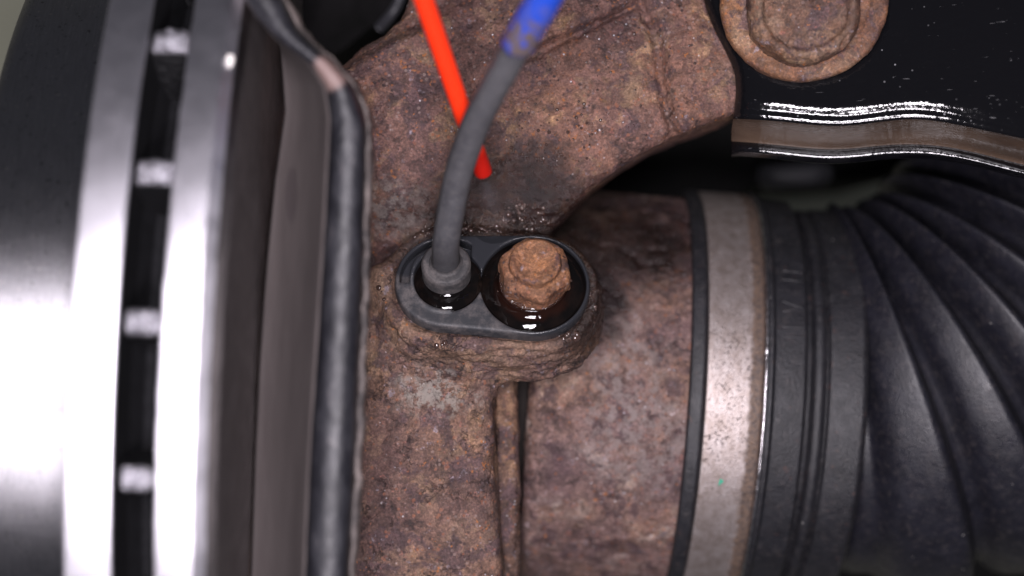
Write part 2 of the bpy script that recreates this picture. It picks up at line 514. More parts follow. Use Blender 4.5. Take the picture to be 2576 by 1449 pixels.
# a pale chip stuck on the bevel near the top
s = NT('pale_chip'); M_CHIP = s.set(base=(0.75, 0.72, 0.68), rough=0.5)
ca = math.radians(26.5); cc_ = np.array([-38.4, (RD - 0.5) * math.sin(ca), (RD - 0.5) * math.cos(ca)])
V = []
for i in range(7):
    for k in range(12):
        ph, a = math.pi * i / 6, 2 * math.pi * k / 12
        V.append(cc_ + np.array([0.55 * math.sin(ph) * math.cos(a), 0.95 * math.sin(ph) * math.sin(a) * (1 + 0.2 * math.sin(3 * a)), 0.4 * math.cos(ph)]))
mesh('chip', AX(np.array(V)), grid_faces(7, 12, False, True), M_CHIP, disc, label='small pale chip stuck on the disc bevel')
# hat: cylinder on the outboard side
ring_part('hat', [(-55.2, 83.6), (-74.6, 83.2), (-76.4, 81.6), (-76.6, 60), (-76.6, 20)], M_HAT, rr=1.2)

# ---- constant velocity joint housing (rusty), boot, clamp
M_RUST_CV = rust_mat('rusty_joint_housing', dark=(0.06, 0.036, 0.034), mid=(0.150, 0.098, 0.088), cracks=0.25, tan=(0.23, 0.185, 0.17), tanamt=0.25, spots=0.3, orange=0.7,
                     wet=[(P(1560, 600, -22), (17, 9, 30), 0.35), (P(1500, 720, -18), (6, 9, 30), 0.6)],  # first patch: shade on the housing top painted in, plus fluid wetting
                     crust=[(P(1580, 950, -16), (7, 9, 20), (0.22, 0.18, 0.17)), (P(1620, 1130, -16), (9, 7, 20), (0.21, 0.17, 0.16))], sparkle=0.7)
RCV = 36.6
shaft = thing('drive_shaft_joint', 'rusty brown cylindrical joint housing between the dark slot and the steel boot clamp', 'drive shaft', AB(np.array([[15, 0, 0]]))[0])
prof = rounded([(2.1, 20), (2.1, RCV - 2.6), (3.0, RCV - 0.8), (4.8, RCV), (29.5, RCV), (29.5, RCV - 6)], 1.0, 6)
pa = np.array(prof); seg = np.linalg.norm(np.diff(pa, axis=0), axis=1); L = np.concatenate([[0], np.cumsum(seg)])
tt = np.linspace(0, L[-1], 150); pr = np.stack([np.interp(tt, L, pa[:, 0]), np.interp(tt, L, pa[:, 1])], 1)
V, f = lathe(pr, 330, math.radians(-75), math.radians(105))
W = AB(V); Q = np.array(f); N = vnormals(W, Q)
N *= np.sign((N * np.stack([0 * W[:, 0], W[:, 1] - AXO[1], W[:, 2] - AXO[2]], 1)).sum(1).mean())
W = W + N * (rust_relief(W, 0.55) * 0.8)[:, None]
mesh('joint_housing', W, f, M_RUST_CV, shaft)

V, f = lathe(rounded([(-34, 5), (-34, 29), (2.4, 29), (2.4, 5)], 0.5), 90)
s = NT('dark_gap_fill'); M_GAP = s.set(base=(0.012, 0.009, 0.008), rough=0.8, spec=0.2)
mesh('gap_backing', AB(V), f, M_GAP, shaft)  # added dark drum, keeps the lit floor from showing through the slot

def rubber(name, base=(0.012, 0.012, 0.015), rough=0.42, dust=0.22, bump=0.18, reds=0.0):
    s = NT(name)
    c = s.ramp(s.noise(0.25, 5, 0.6), [(0.3, tuple(x * 0.7 for x in base)), (0.7, tuple(x * 1.3 for x in base))])
    c = s.mix(s.op('MULTIPLY', s.mr(s.noise(0.9, 6, 0.72, off=3), 0.48, 0.75), dust), c, (0.13, 0.11, 0.105))
    if reds:
        c = s.mix(s.op('MULTIPLY', s.mr(s.noise(0.7, 4, 0.65, off=6), 0.62, 0.70), reds), c, (0.11, 0.045, 0.03))
    # stray bright dust specks
    c = s.mix(s.op('MULTIPLY', s.mr(s.vor(0.22), 0.025, 0.05, 1, 0), 0.45), c, (0.5, 0.48, 0.46))
    r = s.mr(s.noise(0.5, 4, 0.6, off=8), 0.3, 0.7, rough - 0.08, rough + 0.12)
    return s.set(base=c, rough=r, spec=0.5, normal=s.bump(s.op('ADD', s.noise(2.2, 5, 0.7), s.op('MULTIPLY', s.noise(0.4, 3), 0.6)), bump))
M_BOOT = rubber('black_boot_rubber', reds=0.35)
M_BOOT2 = rubber('black_bellows_rubber', base=(0.010, 0.010, 0.015), rough=0.40, dust=0.22, bump=0.10)

s = NT('corroded_band_steel')
nn = s.noise(0.55, 6, 0.7, s.map((1, 0.6, 1)))
spk = s.op('MULTIPLY', s.mr(s.noise(2.0, 5, 0.72, off=2), 0.54, 0.66), s.mr(s.noise(0.18, 4, 0.6, off=5), 0.34, 0.6, 0.25, 1.0))
c = s.ramp(nn, [(0.3, (0.24, 0.19, 0.165)), (0.7, (0.46, 0.41, 0.40))])
c = s.mix(s.op('MULTIPLY', spk, 0.8), c, (0.08, 0.055, 0.045))
sx = s.n('ShaderNodeSeparateXYZ'); s.put(sx.inputs[0], s.pos)
edge = s.mr(s.op('ADD', s.op('ADD', sx.outputs[0], s.op('MULTIPLY', sx.outputs[1], -math.tan(PSIB))), s.op('MULTIPLY', s.noise(0.8, 5, 0.7, off=4), 2.2)), 40.6, 41.5)
c = s.mix(s.op('MULTIPLY', edge, 0.92), c, s.ramp(s.noise(1.2, 4, 0.6), [(0.35, (0.045, 0.032, 0.028)), (0.7, (0.16, 0.10, 0.065))]))
M_BAND = s.set(base=c, rough=s.mix(edge, s.mr(spk, 0, 1, 0.46, 0.6), 0.6), metal=s.mix(edge, s.mr(spk, 0, 1, 0.75, 0.4), 0.3), normal=s.bump(s.op('ADD', s.op('MULTIPLY', spk, -0.6), s.noise(3.0, 4, 0.7)), 0.10))
s = NT('bright_edge_steel')
M_EDGE = s.set(base=s.ramp(s.noise(1.5, 4, 0.6), [(0.35, (0.35, 0.32, 0.33)), (0.6, (0.85, 0.83, 0.86))]), rough=0.28, metal=1.0, normal=s.bump(s.noise(2, 4, 0.6), 0.1))

RB = 37.6
boot = thing('rubber_boot', 'black ribbed rubber joint boot fanning out at the lower right', 'rubber boot', AB(np.array([[45, 0, 0]]))[0])
A0, A1 = math.radians(-78), math.radians(108)
def boot_part(name, prof, mat, parent, r=0.5, n=200, wob=0.0):
    V, f = lathe(rounded(prof, r, 4), n, A0, A1)
    if wob:
        g = fbm(V, 0.12, 3, 61) * wob
        rad = np.linalg.norm(V[:, 1:], axis=1)
        V[:, 1:] *= (1 + g / rad)[:, None]
    return mesh(name, AB(V), f, mat, parent)
boot_part('end_lip', [(28.0, 36), (28.0, RB + 0.5), (30.2, RB + 0.9), (30.6, RB), (31.5, RB - 0.6), (31.5, 36)], M_BOOT, boot, 0.5, wob=0.1)
boot_part('cuff', [(31.0, RB - 0.7), (40.0, RB - 0.7), (40.6, RB + 0.2), (41.4, RB + 0.7), (41.9, RB - 0.3), (46.9, RB - 0.4), (47.3, RB - 1.0), (47.5, RB - 3.2), (48.6, RB - 3.4)], M_BOOT, boot, 0.35, wob=0.12)
boot_part('inner_rib', [(48.2, RB - 3.6), (48.9, RB - 2.0), (49.8, RB - 1.7), (50.6, RB - 2.2), (50.9, RB - 2.6), (51.2, RB - 2.5)], M_BOOT, boot, 0.35, wob=0.1)
boot_part('outer_rib', [(50.9, RB - 3.0), (51.3, RB - 1.7), (56.9, RB - 1.4), (57.8, RB - 2.4), (58.3, RB - 6.0), (57.9, RB - 9), (57.9, RB - 14)], M_BOOT, boot, 0.5, wob=0.12)

# moulded tick marks on the cuff
def mark(segs):
    V = []; F = []
    for (a0_, y0, a1_, y1) in segs:
        n = 10
        b0 = len(V)
        for i in range(n):
            t = i / (n - 1)
            a_ = a0_ + (a1_ - a0_) * t; y = y0 + (y1 - y0) * t
            env = math.sin(math.pi * min(max(t, 0.02), 0.98)) ** 0.4
            for (dy, hh) in ((-0.26, -0.15), (-0.12, 0.26 * env), (0.12, 0.26 * env), (0.26, -0.15)):
                yy = y + dy
                R_ = RB - 0.38 + hh
                V.append((a_, yy, math.sqrt(R_ * R_ - yy * yy)))
        F += [(b0 + q[0], b0 + q[1], b0 + q[2], b0 + q[3]) for q in grid_faces(n, 4)]
    return np.array(V), F
def ycv(py): return P(0, py, -15)[1] - AXO[1] + 1.5
for segs in ([(43.4, ycv(655), 46.6, ycv(657))], [(43.3, ycv(678), 46.6, ycv(680))],
             [(43.0, ycv(735), 46.3, ycv(748)), (43.0, ycv(762), 46.3, ycv(748))],
             [(43.0, ycv(800), 46.6, ycv(797))], [(43.0, ycv(825), 46.6, ycv(823))]):
    V, f = mark(segs)
    mesh('moulded_mark', AB(V), f, M_BOOT, boot)

# bellows: valley and crest rings (centre, lean up, lean away, radius) along the bent axis, in degrees and mm
BR = [(58.0, -21.9, -54.0, -3.9, 0, 28.0), (62.0, -21.9, -53.8, 5.7, -5.0, 30.6), (70.1, -20.2, -53.1, 17.3, -3.5, 37.6), (72.9, -19.2, -52.9, 21.7, -1.5, 29.8),
      (78.6, -16.6, -52.9, 27.7, 1.0, 36.2), (82.1, -14.7, -53.0, 31.5, 1.9, 27.8), (86.5, -11.7, -53.3, 36.4, 3.0, 35.4), (90.1, -8.7, -53.5, 41.3, 3.6, 27.8),
      (93.4, -5.5, -53.9, 47.1, 4.6, 34.6), (97.1, -1.3, -54.4, 51.2, 5.0, 27.5), (99.5, 2.0, -54.7, 56.2, 5.2, 34.8), (102.0, 6.6, -55, 61, 5.4, 28.0),
      (103.4, 11.0, -55.4, 66, 5.6, 33.0), (105.0, 16.0, -55.8, 70, 5.8, 26.0)]
BR = np.array(BR)
BR[3:, 1] -= 1.6; BR[3:, 5] += 1.3
rise = [(0, 0), (0.08, 0.05), (0.18, 0.28), (0.28, 0.52), (0.40, 0.68), (0.55, 0.80), (0.72, 0.905), (0.86, 0.97), (0.94, 0.995), (1, 1)]
fall = [(0, 0), (0.12, 0.05), (0.30, 0.30), (0.50, 0.66), (0.75, 0.93), (1, 1)]
na = 190
angs = np.linspace(math.radians(-120), math.radians(125), na)
def ring_at(k, t):
    m = lambda c_: BR[k, c_] + (BR[k + 1, c_] - BR[k, c_]) * t
    # smooth the axis with its neighbours
    sm = catmull(BR[:, :5], 13 * 16 + 1) if not hasattr(ring_at, 'c') else ring_at.c
    ring_at.c = sm
    q = sm[min(int(round((k + t) * 16)), len(sm) - 1)]
    up, aw = math.radians(q[3]), math.radians(q[4])
    d = np.array([math.cos(aw) * math.cos(up), math.cos(aw) * math.sin(up), -math.sin(aw)])
    ax1 = np.array([0, 0, 1.0]) - d * d[2]; ax1 /= np.linalg.norm(ax1)
    return q[:3], ax1, np.cross(ax1, d)
ring_at(0, 0)
for kf in range(6):
    V = []; cnt = 0
    ks = ([0] if kf == 0 else []) + [1 + 2 * kf, 2 + 2 * kf]
    for k in ks:
        if k + 1 >= len(BR): continue
        ts = np.arange(0, 17) / 16.0
        if k != ks[0]: ts = ts[1:]
        for t_ in ts:
            rising = (k % 2 == 1)
            g = np.interp(t_, *np.array(rise if rising else fall).T)
            r = BR[k, 5] + (BR[k + 1, 5] - BR[k, 5]) * g
            c0_, a1_, s1_ = ring_at(k, t_)
            for a_ in angs:
                V.append(c0_ + r * (math.cos(a_) * a1_ + math.sin(a_) * s1_))
            cnt += 1
    mesh('bellows_fold', np.array(V), grid_faces(cnt, na), M_BOOT2, boot)

clamp = thing('boot_clamp', 'corroded shiny steel band clamp around the end of the black boot', 'clamp', AB(np.array([[36, 0, 30]]))[0])
V, f = lathe(rounded([(30.7, RB - 0.4), (30.8, RB + 0.35), (31.4, RB + 0.42), (39.6, RB + 0.42), (40.0, RB + 0.2), (40.1, RB - 0.5)], 0.15, 3), 240, A0, A1)
mesh('band', AB(V), f, M_BAND, clamp)
V, f = lathe(rounded([(40.0, RB - 0.2), (40.1, RB + 0.55), (40.35, RB + 0.75), (40.65, RB + 0.55), (40.75, RB - 0.2)], 0.15, 3), 240, A0, A1)
V[:, 1:] *= (1 + fbm(V, 0.5, 3, 71) * 0.14 / RB)[:, None]
mesh('bright_edge', AB(V), f, M_EDGE, clamp)
# a chip of green paint stuck on the band
s = NT('green_paint'); M_GREEN = s.set(base=(0.03, 0.30, 0.19), rough=0.5)
yc = P(0, 1183, -14)[1] - AXO[1]
V = []
for i in range(9):
    a = 2 * math.pi * i / 9
    r = 0.42 + 0.16 * math.sin(3 * a + 1)
    x_, y_ = r * math.cos(a) * 0.8 + 0.35 * r * math.sin(a), r * math.sin(a) * 1.3
    R_ = RB + 0.5
    V.append((34.3 + x_, yc + y_, math.sqrt(R_ ** 2 - (yc + y_) ** 2)))
V += [(v[0], v[1], v[2] + 0.06) for v in V]
f = [tuple(range(9, 18))] + [(i, (i + 1) % 9, 9 + (i + 1) % 9, 9 + i) for i in range(9)]
mesh('paint_chip', AB(np.array(V)), f, M_GREEN, clamp, smooth=False, label='small green paint chip')

# ------------------------------------------------------------------ sensor frame
TILT = math.radians(28)
SU = np.array([math.cos(math.radians(-2)), math.sin(math.radians(-2)) * math.cos(TILT), -math.sin(math.radians(-2)) * math.sin(TILT)])
SN = np.array([0, math.sin(TILT), math.cos(TILT)])
SV = np.cross(SN, SU)
def LS(V):
    V = np.asarray(V, dtype=float)
    return SENS_C + V[:, :1] * SU + V[:, 1:2] * SV + V[:, 2:3] * SN
def toL(X, Y, Z):
    dx, dy, dz = X - SENS_C[0], Y - SENS_C[1], Z - SENS_C[2]
    return (dx * SU[0] + dy * SU[1] + dz * SU[2], dx * SV[0] + dy * SV[1] + dz * SV[2], dx * SN[0] + dy * SN[1] + dz * SN[2])
C1 = (-7.0, 0.3); C2 = (6.3, 0.1)
def stadium(u, v, r1, r2, c1=C1, c2=C2):
    """signed distance to the hull of two discs"""
    ax, ay = c1; bx, by = c2
    dx, dy = bx - ax, by - ay; L2 = dx * dx + dy * dy
    t = np.clip(((u - ax) * dx + (v - ay) * dy) / L2, 0, 1)
    return np.hypot(u - ax - t * dx, v - ay - t * dy) - (r1 + (r2 - r1) * t)
def smin(a, b, k):
    h = np.clip(0.5 + 0.5 * (b - a) / k, 0, 1)
    return b + (a - b) * h - k * h * (1 - h)
def smax(a, b, k): return -smin(-a, -b, k)
def rbox(X, Y, Z, c, b, r):
    q = [np.abs(X - c[0]) - b[0] + r, np.abs(Y - c[1]) - b[1] + r, np.abs(Z - c[2]) - b[2] + r]
    return np.sqrt(np.maximum(q[0], 0) ** 2 + np.maximum(q[1], 0) ** 2 + np.maximum(q[2], 0) ** 2) + np.minimum(np.maximum(q[0], np.maximum(q[1], q[2])), 0) - r
def poly_sdf(X, Y, pts):
    pts = np.array(pts); d = np.full(X.shape, 1e9); ins = np.zeros(X.shape, bool)
    for i in range(len(pts)):
        a, b = pts[i], pts[(i + 1) % len(pts)]
        e = b - a; wx, wy = X - a[0], Y - a[1]
        t = np.clip((wx * e[0] + wy * e[1]) / (e @ e), 0, 1)
        d = np.minimum(d, (wx - e[0] * t) ** 2 + (wy - e[1] * t) ** 2)
        cnd = ((a[1] > Y) != (b[1] > Y))
        xi = a[0] + (Y - a[1]) / (b[1] - a[1] + 1e-12) * e[0]
        ins ^= cnd & (X < xi)
    d = np.sqrt(d)
    return np.where(ins, -d, d)

# ------------------------------------------------------------------ steering knuckle (one rough casting)
h = 0.42
xs = np.arange(-44, 50, h, dtype=np.float32); ys = np.arange(-56, 60, h, dtype=np.float32); zs = np.arange(-40, 4, h, dtype=np.float32)
X2, Y2 = np.meshgrid(xs, ys, indexing='ij')
ZA = -7.0
arch = [(1384, 640), (1390, 590), (1450, 522), (1500, 470), (1560, 420), (1640, 372), (1700, 345), (1780, 312), (1850, 285), (1950, 235), (2080, 180)]
poly = [P(*q, ZA)[:2] for q in [(700, 760), (700, 260), (850, 165), (905, 118), (960, 85), (1010, 30), (1040, -60), (1050, -330), (2100, -330)] + arch[::-1] + [(1370, 740)]]
ps = poly_sdf(X2, Y2, poly)
pxs = 1288 + X2 * K * D / (D - ZA); pys = 724.5 - Y2 * K * D / (D - ZA)
H = np.interp(pys.ravel(), [-200, 0, 120, 300, 430, 520, 580, 640], [-10, -8, -5.5, -3.6, -4.6, -6.4, -8.6, -11]).reshape(pys.shape)
# step under the raised shelf near the top, and the crease by the arm
yl = 160 - (pxs - 1290) * 0.50
H = H + 2.2 * S(yl - pys, -10, 16) * S(pxs, 1180, 1340) * (1 - S(pxs, 1560, 1640))
H = H - 1.1 * np.exp(-((pys - yl - 6) / 10) ** 2) * S(pxs, 1220, 1320) * (1 - S(pxs, 1560, 1640))
xc = 1612 + pys * 0.25 + 10 * np.sin(pys / 60)
H = H + 1.3 * S(pxs - xc, 2, 45) - 1.2 * np.exp(-((pxs - xc) / 12) ** 2)
# ridge on the upper left flank
yr = 190 - (pxs - 880) * 0.55
H = H + 1.3 * np.exp(-((pys - yr) / 22) ** 2) * (1 - S(pxs, 1100, 1180)) - 1.6 * S(yr - pys, 0, 60) * (1 - S(pxs, 1100, 1200))
X, Y, Z = np.meshgrid(xs, ys, zs, indexing='ij')
F = smax(ps[:, :, None], Z - H[:, :, None], 3.0)
F = np.maximum(F, -34 - Z)
# column below the boss
xl_, xr_ = -36.0, -2.9
xr2 = xr_ - 2.0 * S(-Y, 40, 10) * 0 + 1.4 * S(-Y, 20, 46)
qx = np.abs(X - (xl_ + xr2) / 2) - (xr2 - xl_) / 2
ztop = -2.0 - 0.008 * (X + 13) ** 2 + 0.05 * np.minimum(Y + 12, 0) + 0.5 * np.sin(Y / 9.0)
Fc_ = smax(smax(qx, Z - ztop, 2.6), Y - 3.0, 2.0)
F = smin(F, Fc_, 2.5)
# boss around the sensor
u, v, n_ = toL(X, Y, Z)
st = stadium(u, v, 10.5, 10.2)
Fb = smax(st + 0.13 * np.minimum(n_ + 1.5, 0), np.abs(n_ + 6.6) - 5.2, 1.6)
F = smin(F, Fb, 2.8)
# pocket the sensor sits in
Fp = smax(stadium(u, v, 8.4, 9.1), np.abs(n_ - 4) - 6.4, 0.8)
F = smax(F, -Fp, 0.8)
# clearance round the drive joint
yy, zz = Y - AXO[1] , Z - AXO[2]
F = smax(F, -np.maximum(np.hypot(yy, zz) - 40.0, 2.2 + 0.0 * X - X), 2.0)
# keep the nut seat and the big plate clear
del u, v, n_, st, Fb, Fp, Fc_, qx, ztop, yy, zz
V, Q = nets(F, (xs[0], ys[0], zs[0]), h)
del F, X, Y, Z
V = smooth_v(V, Q, 3, 0.5)
N = vnormals(V, Q)
uu, vv, nn_ = toL(V[:, 0], V[:, 1], V[:, 2])
sd = stadium(uu, vv, 8.4, 9.1)
front = S(-vv, 5, 10) * (1 - S(nn_, -2.5, -0.5))
rim = S(nn_, -3.4, -2.2) * (1 - S(sd, 2.0, 3.5)) * (sd > -1)
rel = rust_relief(V, 0.9)
lay = rust_relief(np.stack([V[:, 0] * 0.8, V[:, 1] * 1.4, V[:, 2] * 1.7], 1), 1.5)
bossz = (sd < 4.5) & (nn_ > -18)
disp = np.where(bossz, rel * (1 - front) * (1 - 0.75 * rim) + lay * front * 1.15, rel)
upper = S(V[:, 1], 6, 14)
disp = disp * (1 - 0.35 * upper)
inpocket = (sd < 0.2)
disp = np.where(inpocket, disp * 0.2, disp)
V = V + N * disp[:, None]
N = vnormals(V, Q)
# drop faces that nothing can see from above-ish positions (deep underside)
fc = V[Q].mean(1)
keep = fc[:, 2] > -38.5
Q = Q[keep]; fc = fc[keep]
fu, fv, fn = toL(fc[:, 0], fc[:, 1], fc[:, 2])
fsd = stadium(fu, fv, 10.6, 10.9)
isboss = (fsd < 1.4) & (fn > -13)
iscol = (~isboss) & (fc[:, 1] < 2)
isarm = ~(isboss | iscol)

WET = [(P(1290, 555, -7), (20, 8.5, 40), 0.35), (P(1310, 490, -6), (10, 8.5, 40), 0.5), (P(1420, 640, -3), (11, 9.5, 40), 0.25), (P(1500, 720, -3), (8, 11, 40), 0.25), (P(1240, 620, -3), (15, 6.0, 40), 0.2)]
KN = dict(wet=WET, crust=[(P(990, 525, -6), (5.5, 4, 30), (0.26, 0.225, 0.205)), (P(1080, 960, -7), (5, 3, 30), (0.25, 0.22, 0.2)), (P(1110, 1000, -8), (6, 2.5, 30), (0.26, 0.23, 0.2))])
M_ARM = rust_mat('rusty_knuckle_arm', mid=(0.130, 0.072, 0.060), cracks=0.15, grit=1.0, tanamt=0.45, orange=0.95, sparkle=1.0, spots=0.85, **KN)
M_COL = rust_mat('scaly_rust_column', mid=(0.130, 0.078, 0.060), cracks=0.6, tanamt=0.62, orange=0.35, spots=0.4, sparkle=0.6, **KN)
M_BOSS = rust_mat('layered_rust_boss', mid=(0.145, 0.092, 0.066), cracks=1.0, grit=0.5, tan=(0.28, 0.20, 0.14), tanamt=0.8, orange=0.15, spots=0.25, sparkle=0.2, **KN)

kn = thing('steering_knuckle', 'large rusty brown cast steering knuckle filling the middle with a raised oval boss', 'knuckle', P(1200, 900, -30))
def submesh(name, sel, mat):
    q = Q[sel]; idx, inv = np.unique(q, return_inverse=True)
    return mesh(name, V[idx], inv.reshape(q.shape), mat, kn, normals=N[idx])
submesh('upper_arm', isarm, M_ARM)
submesh('sensor_boss', isboss, M_BOSS)
submesh('lower_column', iscol, M_COL)

# narrow rusty rib in the slot between the column and the joint housing
yv = np.linspace(-56, -9, 150); prof_n = 26
Vr = []
for y in yv:
    for k in range(prof_n):
        a = math.pi * k / (prof_n - 1)
        x0 = -0.95 + 0.016 * (y + 20) * -1.0
        Vr.append((x0 - 1.9 * math.copysign(abs(math.cos(a)) ** 0.55, math.cos(a)), y, -18 + 5.5 * math.sin(a) ** 0.35 - 0.004 * (y + 30) ** 2))
Vr = np.array(Vr); fr = grid_faces(len(yv), prof_n); Nr = vnormals(Vr, np.array(fr)); Nr *= np.sign(Nr[:, 2].mean())
Vr = Vr + Nr * (rust_relief(Vr, 1.0) * 0.7)[:, None]
M_RIB = rust_mat('rusty_slot_rib', dark=(0.03, 0.017, 0.014), mid=(0.085, 0.049, 0.037), tan=(0.15, 0.095, 0.065), tanamt=0.15, orange=0.3, cracks=0.2)
mesh('seal_rib', Vr, fr, M_RIB, kn)

# ------------------------------------------------------------------ wheel speed sensor
def plastic(name, base=(0.022, 0.023, 0.027), dustc=(0.15, 0.13, 0.125), dust=0.6, rough=0.5, wet=True):
    s = NT(name)
    d = s.mr(s.noise(0.45, 6, 0.7), 0.40, 0.66)
    g = s.mr(s.noise(3.0, 4, 0.7, off=3), 0.3, 0.7, 0.4, 1.0)
    m = s.op('MULTIPLY', s.op('MULTIPLY', d, g), dust)
    r = s.mr(s.noise(1, 3), 0.3, 0.7, rough, rough + 0.15)
    if wet:
        wm = s.op('MAXIMUM', s.near(P(1250, 640, 0), (17, 5.0, 30), 0.18, 0.3, 0.2), s.op('MAXIMUM', s.near(P(1020, 625, 0), (3.4, 4.5, 30), 0.15, 0.3, 0.15), s.near(P(1400, 720, 0), (9.5, 8.5, 30), 0.15, 0.3, 0.15)))
        m = s.op('MULTIPLY', m, s.op('SUBTRACT', 1.0, wm))
        r = s.mix(wm, r, 0.16)
    c = s.mix(m, base, dustc)
    return s.set(base=c, rough=r, normal=s.bump(s.noise(4, 4, 0.7), 0.06))
M_PLASTIC = plastic('dusty_black_plastic')
M_GROM = plastic('dusty_grommet_rubber', base=(0.028, 0.027, 0.029), dust=0.75, rough=0.6, wet=False)

sens = thing('wheel_speed_sensor', 'black plastic wheel speed sensor in the rusty boss with grey cable leaving upwards', 'sensor', LS([(0, 0, -2)])[0])
hp = 0.16
us = np.arange(-17, 17, hp); vs = np.arange(-10.5, 10.5, hp); ns = np.arange(-3.2, 2.0, hp)
U_, V_, N_ = np.meshgrid(us, vs, ns, indexing='ij')
st = stadium(U_, V_, 7.9, 8.65)
Fp = smax(st + 0.15 * np.maximum(N_, -1), np.abs(N_ + 1.2) - 1.3, 0.5)
r1 = np.hypot(U_ - C1[0], V_ - C1[1]); r2 = np.hypot(U_ - C2[0], V_ - C2[1])
th1 = np.degrees(np.arctan2(V_ - C1[1], U_ - C1[0]))
# recess round the bolt, recess round the grommet
Fp = smax(Fp, -np.maximum(r2 - 8.1, -(N_ + 1.0)), 0.4)
Fp = smax(Fp, -np.maximum(r1 - 5.45, -(N_ + 1.2)), 0.3)
# crescent recess on the upper left, outside the collar
Fp = smax(Fp, -np.maximum(np.maximum(r1 - 7.2, 5.6 - r1), np.maximum(-(N_ + 2.0), np.maximum(-(V_ - C1[1]) - 0.6, (U_ - C1[0]) - 3.5))), 0.4)
# C shaped collar
col_ = smax(np.abs(r1 - 5.35) - 0.32 - 0.12 * S(V_ - C1[1], 0, 4), N_ - 0.30 - 0.8 * S(V_ - C1[1], -2.5, 3.0) * S(-(U_ - C1[0]), -1, 3), 0.3)
col_ = np.maximum(col_, np.maximum((U_ - C1[0]) - 1.0, -N_ - 2.4))
Fp = smin(Fp, col_, 0.35)
Vp, Qp = nets(Fp, (us[0], vs[0], ns[0]), hp)
Vp = smooth_v(Vp, Qp, 2)
mesh('mounting_plate', LS(Vp), Qp, M_PLASTIC, sens)
del Fp, U_, V_, N_, st, r1, r2, th1, col_

def lathe_n(prof, c, n=56, r=0.25, wob=None):
    V, f = lathe(rounded(prof, r, 4), n)      # (axial, y, z)
    if wob: V = wob(V)
    return LS(np.stack([V[:, 1] + c[0], V[:, 2] + c[1], V[:, 0]], 1)), f
GC = (C1[0] - 0.05, C1[1] + 1.1)
V, f = lathe_n([(-1.2, 3.75), (3.0, 3.8), (3.55, 3.45), (3.6, 2.5), (3.3, 2.3), (3.3, 0.0)], GC, 64, 0.2)
mesh('grommet', V, f, M_GROM, sens)
# small moulded ring mark on the front of the grommet
a = np.linspace(0, 2 * math.pi, 20, endpoint=False)
ringc = np.stack([GC[0] + 0.45 + 0.42 * np.cos(a), np.full(20, GC[1] - 3.78), 0.9 + 0.3 * np.sin(a)], 1)
ringc = LS(ringc)
Vt, ft = [], []
for i in range(20):
    for k in range(6):
        b = 2 * math.pi * k / 6
        radial = (ringc[i] - ringc.mean(0)); radial /= np.linalg.norm(radial)
        Vt.append(ringc[i] + 0.07 * (math.cos(b) * radial - math.sin(b) * SV))
mesh('moulded_ring', np.array(Vt), grid_faces(20, 6, True, True), M_GROM, sens)

s = NT('grey_cable_rubber')
c = s.ramp(s.noise(0.3, 5, 0.6), [(0.3, (0.040, 0.040, 0.046)), (0.7, (0.066, 0.065, 0.071))])
c = s.mix(s.op('MULTIPLY', s.mr(s.noise(2.2, 5, 0.72, off=4), 0.45, 0.75), 0.5), c, (0.12, 0.11, 0.105))
M_CABLE = s.set(base=c, rough=s.mr(s.noise(0.6, 4), 0.3, 0.7, 0.52, 0.68), normal=s.bump(s.noise(3.0, 5, 0.7), 0.10))
g0 = LS([(GC[0], GC[1], 2.6)])[0]; g1 = LS([(GC[0], GC[1], 6.2)])[0]
path = [g0, g1 * 0.5 + g0 * 0.5, P(1122, 608, 9.5), P(1133, 540, 13.5), P(1155, 430, 19), P(1200, 305, 26), P(1262, 185, 33), P(1335, 55, 40), P(1400, -60, 46), P(1470, -180, 52)]
Cb = catmull(path, 150)
rad = np.interp(np.arange(150), [0, 6, 40, 90, 149], [2.2, 2.08, 2.02, 2.02, 2.02])
def seam(i, a): return 0.07 * math.exp(-((a - 2.6) / 0.12) ** 2) + 0.05 * math.exp(-((a - 4.0) / 0.10) ** 2)
V, f = tube(Cb, rad, 56, seam)
V = V + 0.05 * np.stack([pnoise(V, 0.6, 3), pnoise(V, 0.6, 4), pnoise(V, 0.6, 5)], 1)
cable = mesh('cable', V, f, M_CABLE, sens)
# foot of the cable where it swells into the grommet
V, f = lathe_n([(3.25, 2.75), (3.6, 2.62), (3.9, 2.25), (4.3, 2.14)], GC, 48, 0.2)
mesh('strain_relief', V, f, M_GROM, sens)
# blue sleeve
s = NT('dirty_blue_plastic')
dm = s.mr(s.noise(0.35, 5, 0.65, s.map((1.0, 0.5, 1))), 0.50, 0.66)
c = s.mix(s.op('MULTIPLY', dm, 0.3), (0.012, 0.055, 0.42), (0.13, 0.10, 0.09))
near_end = s.near(P(1305, 105, 36), (3.6, 2.6, 12), 0.5, 0.6, 0.3)
c = s.mix(s.op('MULTIPLY', near_end, s.mr(s.noise(0.7, 5, 0.7, off=9), 0.42, 0.54)), c, (0.10, 0.075, 0.062))
c = s.mix(s.op('MULTIPLY', s.mr(s.noise(0.5, 5, 0.7, s.map((1, 1, 1)), off=12), 0.58, 0.66), 0.3), c, (0.09, 0.07, 0.06))
M_BLUE = s.set(base=c, rough=0.38, normal=s.bump(s.noise(0.8, 4, 0.6), 0.12))
i0 = int(np.argmin(np.abs(Cb[:, 1] - P(1300, 112, 37)[1])))
Cs = Cb[i0 - 1:]
T, R, B = frames(Cs)
Vs = []; ns_ = 48
wall = [(0, 0)]
